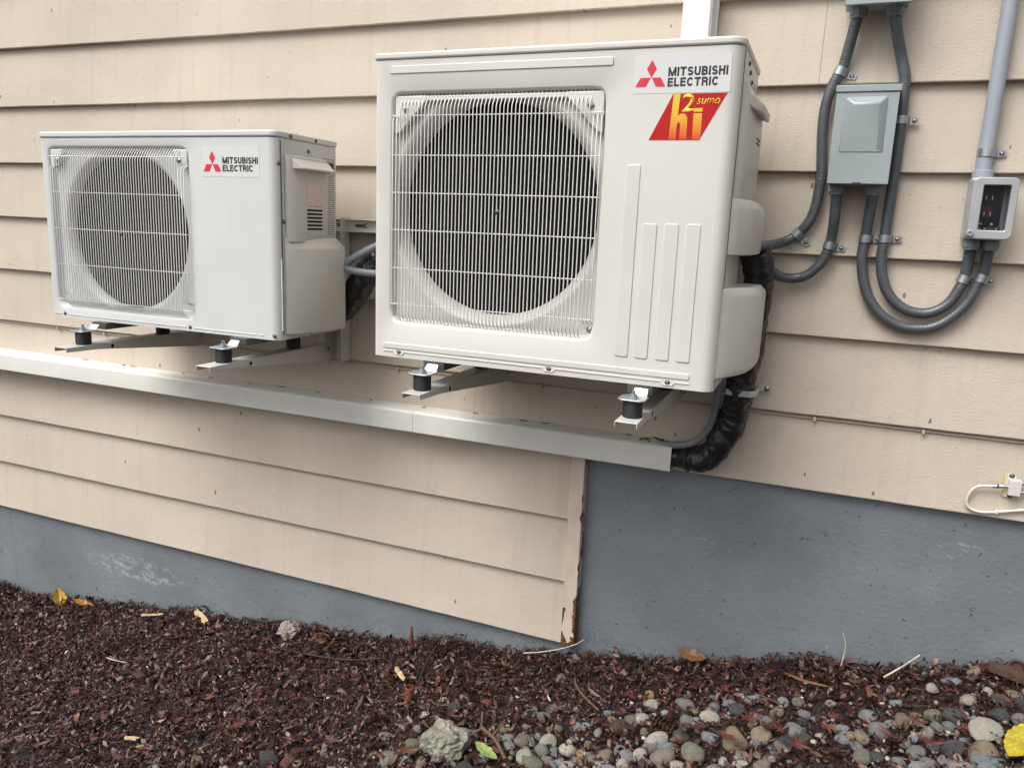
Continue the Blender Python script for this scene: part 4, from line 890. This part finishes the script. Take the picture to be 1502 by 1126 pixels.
peb = [q.split() for q in PEB.split(';')]; peb = [(float(a), float(b), float(c), float(d), e) for a, b, c, d, e in peb]
leafs = [tuple(map(float, q.split())) for q in LEAF.split(';')]
STONE = {
 'g': ('grey', (.19, .195, .188), (.32, .325, .31), (.40, .40, .39)), 'd': ('dark slate', (.050, .052, .054), (.10, .105, .105), (.17, .17, .17)),
 'o': ('olive grey', (.155, .152, .115), (.26, .255, .20), (.33, .32, .27)), 't': ('tan', (.24, .185, .125), (.36, .29, .21), (.46, .40, .32)),
 'c': ('pale cream', (.38, .355, .29), (.52, .49, .42), (.60, .58, .53)), 'b': ('blue grey', (.18, .205, .215), (.30, .33, .34), (.45, .46, .46)),
 'p': ('pinkish grey', (.24, .195, .17), (.36, .30, .265), (.40, .36, .33)), 'y': ('ochre', (.36, .205, .085), (.48, .31, .15), (.50, .40, .26)), 'r': ('dull red', (.14, .045, .035), (.22, .09, .07), (.25, .15, .13))}
SM = {k: stone_mat('pebble_'+v[0].replace(' ', '_'), *v[1:]) for k, v in STONE.items()}
def pebble_mesh(seed, mat, sub=3, rough=.0):
    q = random.Random(seed); bm = bmesh.new(); bmesh.ops.create_icosphere(bm, subdivisions=sub, radius=1)
    ax = [Vector((q.gauss(0, 1), q.gauss(0, 1), q.gauss(0, 1))).normalized() for _ in range(5)]; am = [q.uniform(-.24, .24) for _ in range(5)]
    cut = [(Vector((q.gauss(0, 1), q.gauss(0, 1), q.gauss(0, 1))).normalized(), q.uniform(.55, .88)) for _ in range(6)]
    for v in bm.verts:
        d = v.co.normalized(); s = 1+sum(a*(d.dot(x))*abs(d.dot(x)) for a, x in zip(am, ax)); p = d*s
        for nn, h in cut:
            t = p.dot(nn)-h
            if t > 0: p -= nn*t*.75
        if rough: p += d*(q.uniform(-rough, rough))
        v.co = p
    me = bpy.data.meshes.new('pebble'); bm.to_mesh(me); bm.free(); me.materials.append(mat); me.shade_smooth(); return me
PM = {k: [pebble_mesh(i*31+ord(k), SM[k]) for i in range(4)] for k in STONE}
qr = random.Random(21)
def pebble_zone(x, y):
    d = -y
    start = np.interp(x, [-1.6, -1.2, -.95, -.6, -.2, .3, .7], [.75, .60, .44, .30, .20, .10, .04])
    return d-start
def put_pebble(x, y, w, h, c, layer=0.):
    big_ = max(w, h); a = w/2; b_ = (w+h)/4*qr.uniform(.85, 1.1); cc = min(a, h/2)*qr.uniform(.78, .95)
    o = bpy.data.objects.new('pebble', qr.choice(PM[c])); COL.objects.link(o)
    zc = float(gz(x, y))+cc*.31+layer
    o.location = (x, y, zc); o.scale = (a, b_, cc)
    o.rotation_euler = (qr.uniform(-.25, .25), qr.uniform(-.25, .25), qr.uniform(-.5, .5)+yaw)
    sz = 'large' if big_ > .048 else 'small' if big_ < .031 else 'mid sized'; zn = pebble_zone(x, y)
    tag(o, '%s smooth %s pebble %s' % (sz, STONE[c][0], 'packed in the pebble bed' if zn > .06 else 'half buried at the edge of the mulch' if zn > -.06 else 'lying alone in the mulch'), 'pebble', 'river pebbles')
    return o
placed = []
for x, y, w, h, c in peb:
    if w > .08: continue
    put_pebble(x, min(y, .0), w, h, c); placed.append((x, y, max(w, h)*.5))
tries = 0
while len(placed) < 285 and tries < 20000:
    tries += 1; x = qr.uniform(-1.45, .75); y = qr.uniform(-.95, -.02); zn = pebble_zone(x, y)
    if y < -.50+.17*x-.06: continue
    if zn < .03 or qr.random() > .10+zn*4: continue
    r = qr.choice([.010, .012, .013, .015, .017, .020, .024])
    if any((x-a)**2+(y-b)**2 < (.74*(r+q))**2 for a, b, q in placed): continue
    c = qr.choice('ggggdddooooottccbbbpppyr'); put_pebble(x, y, r*2, r*2*qr.uniform(.65, 1), c); placed.append((x, y, r))
# one lump of broken concrete and a rough rock against the wall
def rough_rock(name, loc, s, mat, seed, label, amp=.16):
    q = random.Random(seed); bm = bmesh.new(); bmesh.ops.create_icosphere(bm, subdivisions=4, radius=1)
    from mathutils import noise as mn
    off = Vector((q.uniform(0, 50), q.uniform(0, 50), q.uniform(0, 50)))
    for v in bm.verts:
        d = v.co.normalized(); k = 1+amp*1.6*mn.noise(d*1.6+off)+amp*mn.noise(d*4+off)+amp*.6*mn.noise(d*9+off); v.co = Vector((d.x*s[0], d.y*s[1], d.z*s[2]))*k
    me = bpy.data.meshes.new(name); bm.to_mesh(me); bm.free(); me.materials.append(mat); me.set_sharp_from_angle(angle=R(28))
    o = bpy.data.objects.new(name, me); COL.objects.link(o); o.location = loc; o.rotation_euler = (0, 0, q.uniform(0, 3))
    return tag(o, label, 'rock')
rough_rock('concrete_lump', (-.775, -.505, float(gz(-.775, -.505))+.022), (.062, .055, .046), M['concrete'], 4, 'lump of pitted broken concrete among the pebbles')
rough_rock('rock', (-1.63, -.045, float(gz(-1.63, -.04))+.016), (.042, .034, .034), SM['p'], 9, 'rough brown rock half buried in litter against the foundation', .2)

# fallen maple leaves, each its own
LM = []
for i in range(6):
    q = random.Random(i+40); v, f = leaf_shape(7 if i % 2 else 5, .5, q, q.uniform(.30, .85)); v, f = thick(v, f, .006)
    for cc in ((.115, .030, .022), (.065, .022, .018), (.16, .062, .034), (.10, .048, .034)):
        me = bpy.data.meshes.new('fallen_leaf'); me.from_pydata(v, [], f)
        base = np.array(cc)*np.random.default_rng(i).uniform(.75, 1.25, (len(v), 1)); colour(me, base); me.materials.append(M['leaf']); LM.append(me)
LN = ['dark red', 'dark brown', 'orange brown', 'dull brown']
for i, (x, y, s) in enumerate(leafs):
    k = qr.randrange(6); ci = qr.choices([0, 1, 2, 3], [5, 3, 2, 3])[0]
    if i in (2, 33): ci = 2
    o = bpy.data.objects.new('fallen_leaf', LM[k*4+ci]); COL.objects.link(o)
    y = min(y, -.012); o.scale = (s*1.25,)*3
    on = pebble_zone(x, y) > -.03
    o.location = (x, y, float(gz(x, y))+(.036 if on else .018)); o.rotation_euler = (qr.uniform(-.35, .25), qr.uniform(-.3, .3), qr.uniform(0, 6.28))
    tag(o, '%s dry maple leaf lying on the %s' % (LN[ci], 'pebbles' if on else 'mulch'), 'leaf', 'fallen maple leaves')
def single_leaf(x, y, s, col, label, rot, kind='maple', up=.02, curl=.3, wid=.42, lobes=5):
    q = random.Random(int(abs(x)*1000)); v, f = leaf_shape(lobes, .5*s, q, curl) if kind == 'maple' else oval_leaf(s, q, wid, curl, 16 if kind == 'tooth' else 7)
    v, f = thick(v, f, .0012); me = bpy.data.meshes.new('fallen_leaf'); me.from_pydata(v, [], f)
    colour(me, np.array(col)*np.random.default_rng(3).uniform(.8, 1.15, (len(v), 1))); me.materials.append(M['leaf'])
    o = bpy.data.objects.new('fallen_leaf', me); COL.objects.link(o); o.location = (x, y, float(gz(x, y))+up); o.rotation_euler = rot; return tag(o, label, 'leaf')
single_leaf(.500, -.352, .125, (.46, .37, .03), 'large bright yellow leaf lying on the pebbles', (-.35, .15, -.75+math.pi), 'tooth', .046, .25, .60)
single_leaf(-2.83, -.022, .095, (.52, .29, .03), 'bright yellow crumpled leaf lying against the foundation', (.5, .2, 1.1), 'oval', .025, .9, .55)
single_leaf(-2.68, -.030, .085, (.46, .21, .03), 'orange yellow leaf beside the foundation near the crumpled yellow one', (.35, -.2, 1.9), 'oval', .018, .8, .35)
single_leaf(-.235, -.010, .085, (.17, .075, .022), 'ochre brown leaf leaning on the foundation', (0, -.8, 1.5), 'oval', .030, .6, .42)
single_leaf(.071, -.115, .11, (.27, .13, .055), 'narrow curled tan leaf on the litter', (0, .2, 1.4), 'oval', .022, .5, .16)
single_leaf(-.655, -.521, .075, (.24, .33, .10), 'pale green leaf lying beside the forked twig', (.1, -.2, 1.2), 'oval', .035, .4, .38)

# twigs, stubs and other single bits
def stick(name, pts, r0, r1, mat, label, cat='twig', lift=.006, branches=()):
    def P3(q): return (q[0], q[1], float(gz(q[0], q[1]))+lift+(q[2] if len(q) > 2 else 0))
    S = smooth_path([P3(q) for q in pts], .006); n = len(S); mb = MB().tube(S, r0, 7, rad=[r0+(r1-r0)*i/(n-1) for i in range(n)])
    for br in branches:
        S = smooth_path([P3(q) for q in br], .006); n = len(S); mb.tube(S, r1, 6, rad=[r1*1.2+(r1*.5-r1*1.2)*i/(n-1) for i in range(n)])
    return tag(mb.build(name, M[mat], smooth=60), label, cat)
stick('forked_twig', [(-.602, -.520, .02), (-.647, -.479, .026), (-.700, -.441, .030), (-.722, -.395, .026), (-.743, -.345, .022)], .0052, .0036, 'twig', 'reddish brown forked twig lying across the pebbles', branches=[[(-.700, -.441, .03), (-.715, -.465, .025), (-.735, -.487, .018)], [(-.662, -.468, .028), (-.652, -.44, .034), (-.646, -.415, .036)]])
stick('dark_twig', [(-1.752, -.022, .03), (-1.68, -.09, .012), (-1.593, -.150, .008), (-1.463, -.168, .008), (-1.33, -.145, .008), (-1.201, -.122, .006)], .0042, .0030, 'twigd', 'long dark curved twig lying on the mulch')
stick('dark_twig', [(-1.86, -.02, .03), (-1.75, -.03, .022), (-1.66, -.02, .035)], .005, .004, 'twigd', 'stubby black twig heap end against the foundation beside the rock')
stick('dark_twig', [(-1.034, -.060, .018), (-1.03, -.13, .014), (-1.005, -.24, .008)], .0042, .0028, 'twigd', 'short dark twig running from the foundation to the rusty pipe stub')
stick('twig', [(-.54, -.146, .02), (-.525, -.19, .022), (-.490, -.235, .022), (-.430, -.290, .02)], .0038, .0030, 'twig', 'thin reddish brown bent twig above the pebbles')
stick('dry_stem', [(-.745, -.028, .010), (-.69, -.026, .016), (-.63, -.028, .036), (-.575, -.030, .062), (-.553, -.03, .078)], .0022, .0014, 'straw', 'white dry stem crossing in front of the peeling trim board', 'stem')
stick('dry_stem', [(.155, -.012, .0), (.160, -.012, .04), (.160, -.012, .075), (.150, -.012, .105)], .0022, .0014, 'straw', 'white curved stem standing upright against the foundation', 'stem')
stick('dry_stem', [(.255, -.062, .012), (.295, -.04, .028), (.335, -.018, .045)], .0028, .0018, 'straw', 'pale straight stem leaning towards the foundation', 'stem')
stick('dry_stem', [(-2.18, -.34, .01), (-2.13, -.35, .013), (-2.06, -.36, .010)], .0018, .0010, 'straw', 'thin pale dry stem lying on the mulch', 'stem')
def chunk(name, loc, s, rz, mat, label, cat, seed):
    q = random.Random(seed); L, Wd, H = s; v = []; n = 7
    for i in range(n):
        t = i/(n-1); w = Wd*(.35+.65*math.sin(math.pi*min(1, .12+t*.8)))*q.uniform(.8, 1.15)
        v += [((t-.5)*L, -w/2, 0), ((t-.5)*L, w/2, 0), ((t-.5)*L, w*.4, H*q.uniform(.7, 1.1)), ((t-.5)*L, -w*.4, H*q.uniform(.7, 1.1))]
    f = [(i*4+j, i*4+(j+1) % 4, i*4+4+(j+1) % 4, i*4+4+j) for i in range(n-1) for j in range(4)]+[(0,1,2,3), (n*4-1, n*4-2, n*4-3, n*4-4)]
    me = MB().add(v, f).mesh(name); me.materials.append(M[mat]); o = bpy.data.objects.new(name, me); COL.objects.link(o)
    o.location = (*loc, float(gz(*loc))+.012); o.rotation_euler = (q.uniform(-.2, .3), q.uniform(-.15, .15), rz); return tag(o, label, cat)
chunk('wood_chip', (-2.05, -.03), (.085, .030, .010), -.35, 'wood', 'broad pale wood chip leaning near the foundation', 'wood chip', 1)
chunk('wood_chip', (-2.264, -.060), (.08, .010, .006), .55, 'wood', 'narrow pale wood splinter lying on the mulch', 'wood chip', 2)
chunk('wood_chip', (-1.691, -.669), (.048, .011, .007), .45, 'wood', 'small pale wood chip lying flat on the mulch', 'wood chip', 3)
chunk('wood_chip', (-1.085, -.205), (.062, .014, .010), -.6, 'wood', 'yellowish wood chip beside the rusty pipe stub', 'wood chip', 5)
chunk('bark_piece', (.555, -.045), (.15, .04, .018), -.05, 'bark', 'long strip of brown bark lying by the foundation', 'bark', 6)
chunk('wood_chip', (-1.113, -.385), (.08, .013, .010), 1.9, 'twig', 'short brown stick lying on the mulch below the rusty stub', 'stick', 7)
gzr = float(gz(-.993, -.31))
tag(MB().lathe([(.0135, 0), (.0135, .062), (.0125, .064), (.0100, .064), (.0100, .050)], (-.993, -.31, gzr-.008), (.03, -.03, 1), 20).build('pipe_stub', M['rust']), 'rusty pipe stub standing in the mulch', 'pipe')
gzr = float(gz(-1.15, -.015))
tag(MB().lathe([(.0085, 0), (.0080, .03), (.0055, .05), (.0035, .072), (1e-7, .082)], (-1.15, -.02, gzr), (0, .03, 1), 10).build('rusty_spike', M['rust']), 'pointed rusty spike sticking up beside the foundation', 'spike')
tag(MB().lathe([(.006, 0), (.017, .003), (.019, .011), (.015, .015), (.010, .010), (.004, .009)], (.545, -.022, float(gz(.545, -.02))+.026), (-.2, -1, .25), 16).build('snail_shell', M['cone']), 'round brown snail shell resting against the foundation', 'shell')
def pine_cone(loc, L, r, rot, label, seed):
    q = random.Random(seed); mb = MB(); n = 9
    for i in range(n):
        t = i/(n-1); rr = r*math.sin(math.pi*(.12+.80*t))**.7; m_ = 9
        for j in range(m_):
            a = 2*math.pi*(j+.5*(i % 2))/m_+q.uniform(-.1, .1); ca, sa = math.cos(a), math.sin(a); w = rr*.42
            bx = (t-.5)*L; tx = bx+L*.05
            v = [(bx-.002, ca*rr*.35-sa*w*.4, sa*rr*.35+ca*w*.4), (bx-.002, ca*rr*.35+sa*w*.4, sa*rr*.35-ca*w*.4), (tx, ca*rr+sa*w, sa*rr-ca*w), (tx+L*.03, ca*rr*1.08, sa*rr*1.08), (tx, ca*rr-sa*w, sa*rr+ca*w),
                 (bx+.003, ca*rr*.3, sa*rr*.3)]
            mb.add(v, [(0,1,2,3,4), (5,2,1), (5,3,2), (5,4,3), (5,0,4)])
    mb.lathe([(r*.2, -L*.45), (r*.45, 0), (r*.2, L*.4)], (0, 0, 0), (1, 0, 0), 8)
    me = mb.mesh('pine_cone'); me.materials.append(M['cone']); o = bpy.data.objects.new('pine_cone', me); COL.objects.link(o)
    o.location = (*loc, float(gz(*loc))+r*.75); o.rotation_euler = rot; return tag(o, label, 'cone')
pine_cone((-.362, -.345), .055, .019, (0, .1, 1.0), 'small dark cone standing between pebbles', 1)
pine_cone((-.250, -.325), .085, .017, (0, .1, -.35), 'long brown cone lying among the pebbles', 2)
pine_cone((-.395, -.030), .066, .019, (0, 0, -.1), 'dark cone lying against the foundation', 3)

# mulch: shredded leaves and bark, uncountable
def litter(n, seed, size, name, mat, zone, pal, pw, lift=.012, tilt=.7, sig=.42, aspr=(.22, 1.15)):
    g = np.random.default_rng(seed)
    t = np.array([(-1, 0, .0), (-.35, -.42, .10), (.45, -.36, .06), (1, .05, -.05), (.35, .40, .12), (-.45, .34, .04)])
    x = g.uniform(-3.75, .95, n); y = -g.uniform(0, 1, n)**1.0*1.35+.016
    keep = zone(x, y, g); x, y = x[keep], y[keep]; n = len(x)
    s = np.minimum(g.lognormal(math.log(size), sig, n), size*2.3); asp = g.uniform(*aspr, n); cu = g.uniform(-1.5, 2.2, n)
    v = np.repeat(t[None], n, 0); v[:, :, 2] *= cu[:, None]; v[:, :, 1] *= asp[:, None]
    v += g.normal(0, .10, v.shape); v *= (s*.5)[:, None, None]
    a, b, c = g.normal(0, tilt, n), g.normal(0, tilt, n), g.uniform(0, 2*math.pi, n)
    Rx = np.zeros((n, 3, 3)); Rx[:, 0, 0] = 1; Rx[:, 1, 1] = np.cos(a); Rx[:, 1, 2] = -np.sin(a); Rx[:, 2, 1] = np.sin(a); Rx[:, 2, 2] = np.cos(a)
    Ry = np.zeros((n, 3, 3)); Ry[:, 1, 1] = 1; Ry[:, 0, 0] = np.cos(b); Ry[:, 0, 2] = np.sin(b); Ry[:, 2, 0] = -np.sin(b); Ry[:, 2, 2] = np.cos(b)
    Rz = np.zeros((n, 3, 3)); Rz[:, 2, 2] = 1; Rz[:, 0, 0] = np.cos(c); Rz[:, 0, 1] = -np.sin(c); Rz[:, 1, 0] = np.sin(c); Rz[:, 1, 1] = np.cos(c)
    v = np.einsum('nij,nkj->nki', Rz@Ry@Rx, v)
    z = gz(x, y)+g.uniform(-.003, lift, n)+.006*np.clip(1+y/.10, 0, 1)*g.random(n)*2
    v += np.stack([x, y, z], 1)[:, None]; v[:, :, 1] = np.minimum(v[:, :, 1], .0215)
    F = np.array([(0, 1, 5), (1, 2, 4), (1, 4, 5), (2, 3, 4)]); F = (F[None]+(np.arange(n)*6)[:, None, None]).reshape(-1, 3)
    me = bpy.data.meshes.new(name); me.vertices.add(n*6); me.vertices.foreach_set('co', v.reshape(-1).astype('f'))
    me.loops.add(len(F)*3); me.loops.foreach_set('vertex_index', F.reshape(-1).astype('i')); me.polygons.add(len(F)); me.polygons.foreach_set('loop_start', (np.arange(len(F))*3).astype('i'))
    me.update(calc_edges=True); me.validate()
    cc = np.array(pal)[g.choice(len(pal), n, p=np.array(pw)/sum(pw))]*g.uniform(.6, 1.4, (n, 1)); colour(me, np.repeat(cc, 6, 0))
    o = link(name, me, mat); o['kind'] = 'stuff'; return o
zall = lambda x, y, g: (g.random(len(x)) < np.where(pebble_zone(x, y) > .02, .62, 1.)) & (y > -1.35+.25*(x > -.8)) 
PAL = [(.019, .0080, .0066), (.048, .0185, .0145), (.083, .0310, .0235), (.135, .055, .040), (.18, .092, .064), (.27, .19, .12), (.58, .55, .50)]
o = litter(125000, 1, .0132, 'mulch', M['mulch'], zall, PAL, [30, 34, 24, 9, 2.4, .8, .35])
o['label'] = 'dark reddish brown mulch of shredded leaves'
o = litter(22000, 2, .020, 'leaf_litter', M['mulch'], zall, PAL[:5], [14, 30, 30, 16, 5], .016, .5)
o['label'] = 'larger shredded dead leaves strewn over the mulch'
zp = lambda x, y, g: (pebble_zone(x, y) > 0) & (x > -1.5)
o = litter(10000, 12, .015, 'leaf_scraps', M['mulch'], zp, PAL[1:5], [20, 30, 22, 8], .026, .6)
o['label'] = 'reddish brown leaf scraps caught between and over the pebbles'
o = litter(9000, 14, .026, 'bark_shreds', M['mulch'], zall, PAL[:6], [10, 24, 30, 22, 9, 2.5], .016, .35, .35, (.08, .24))
o['label'] = 'long thin bark shreds mixed through the mulch'
# rust-brown fringe of leaf crumbs gathered along the foundation
zw = lambda x, y, g: (y > -.075) & (g.random(len(x)) < .9)
o = litter(34000, 3, .0135, 'leaf_fringe', M['mulch'], zw, [(.055, .022, .014), (.10, .042, .024), (.16, .072, .04), (.03, .014, .011)], [3, 3, 1.4, 3], .022, .9)
o['label'] = 'rust brown crumbled leaves gathered along the foundation'
# fine twigs
g = np.random.default_rng(5); mb = MB()
for i in range(420):
    x, y = g.uniform(-3.6, .8), -g.uniform(.0, 1.2); L = g.uniform(.015, .06); a = g.uniform(0, 6.28); z = float(gz(x, y))+g.uniform(.004, .014); k = g.uniform(-.2, .2)
    p = [(x-math.cos(a)*L/2, y-math.sin(a)*L/2, z), (x+g.normal(0, .002), y+g.normal(0, .002), z+.002), (x+math.cos(a)*L/2, y+math.sin(a)*L/2, z+L*k)]
    p = [(q[0], min(q[1], .014), q[2]) for q in p]; r = g.uniform(.0006, .0016); mb.tube(p, r, 5)
o = mb.build('fine_twigs', M['twig']); o['kind'] = 'stuff'; o['label'] = 'fine broken twigs scattered in the mulch'
# small gravel between the single pebbles
gm = [None]
def gravel(n, seed):
    g = np.random.default_rng(seed); bm = bmesh.new(); bmesh.ops.create_icosphere(bm, subdivisions=1, radius=1); bm.verts.ensure_lookup_table()
    t = np.array([v.co[:] for v in bm.verts]); tf = np.array([[v.index for v in f.verts] for f in bm.faces]); bm.free()
    x = g.uniform(-1.5, .9, n); y = -g.uniform(0, 1.1, n); zn = pebble_zone(x, y); k = (zn > -.05) & (g.random(n) < .25+zn*1.5); x, y = x[k], y[k]; n = len(x)
    s = g.uniform(.004, .0095, n); v = t[None]*(1+g.normal(0, .10, (n, len(t), 1))); v = v*np.stack([s, s*g.uniform(.6, 1, n), s*g.uniform(.45, .8, n)], 1)[:, None]
    c = g.uniform(0, 6.28, n); v = np.stack([v[:, :, 0]*np.cos(c)[:, None]-v[:, :, 1]*np.sin(c)[:, None], v[:, :, 0]*np.sin(c)[:, None]+v[:, :, 1]*np.cos(c)[:, None], v[:, :, 2]], 2)
    v += np.stack([x, y, gz(x, y)+s*.6+.003], 1)[:, None]; F = (tf[None]+(np.arange(n)*len(t))[:, None, None]).reshape(-1, 3)
    me = bpy.data.meshes.new('gravel'); me.from_pydata(v.reshape(-1, 3).tolist(), [], F.tolist()); me.shade_smooth()
    pal = np.array([(.2, .2, .195), (.09, .09, .092), (.17, .165, .125), (.30, .24, .17), (.45, .43, .36), (.23, .25, .26), (.25, .2, .18)])
    colour(me, np.repeat(pal[g.integers(0, len(pal), n)]*g.uniform(.6, 1.2, (n, 1)), len(t), 0)); o = link('gravel', me, M['leaf']); o['kind'] = 'stuff'; o['label'] = 'small mixed gravel between the pebbles'
gravel(2600, 9)
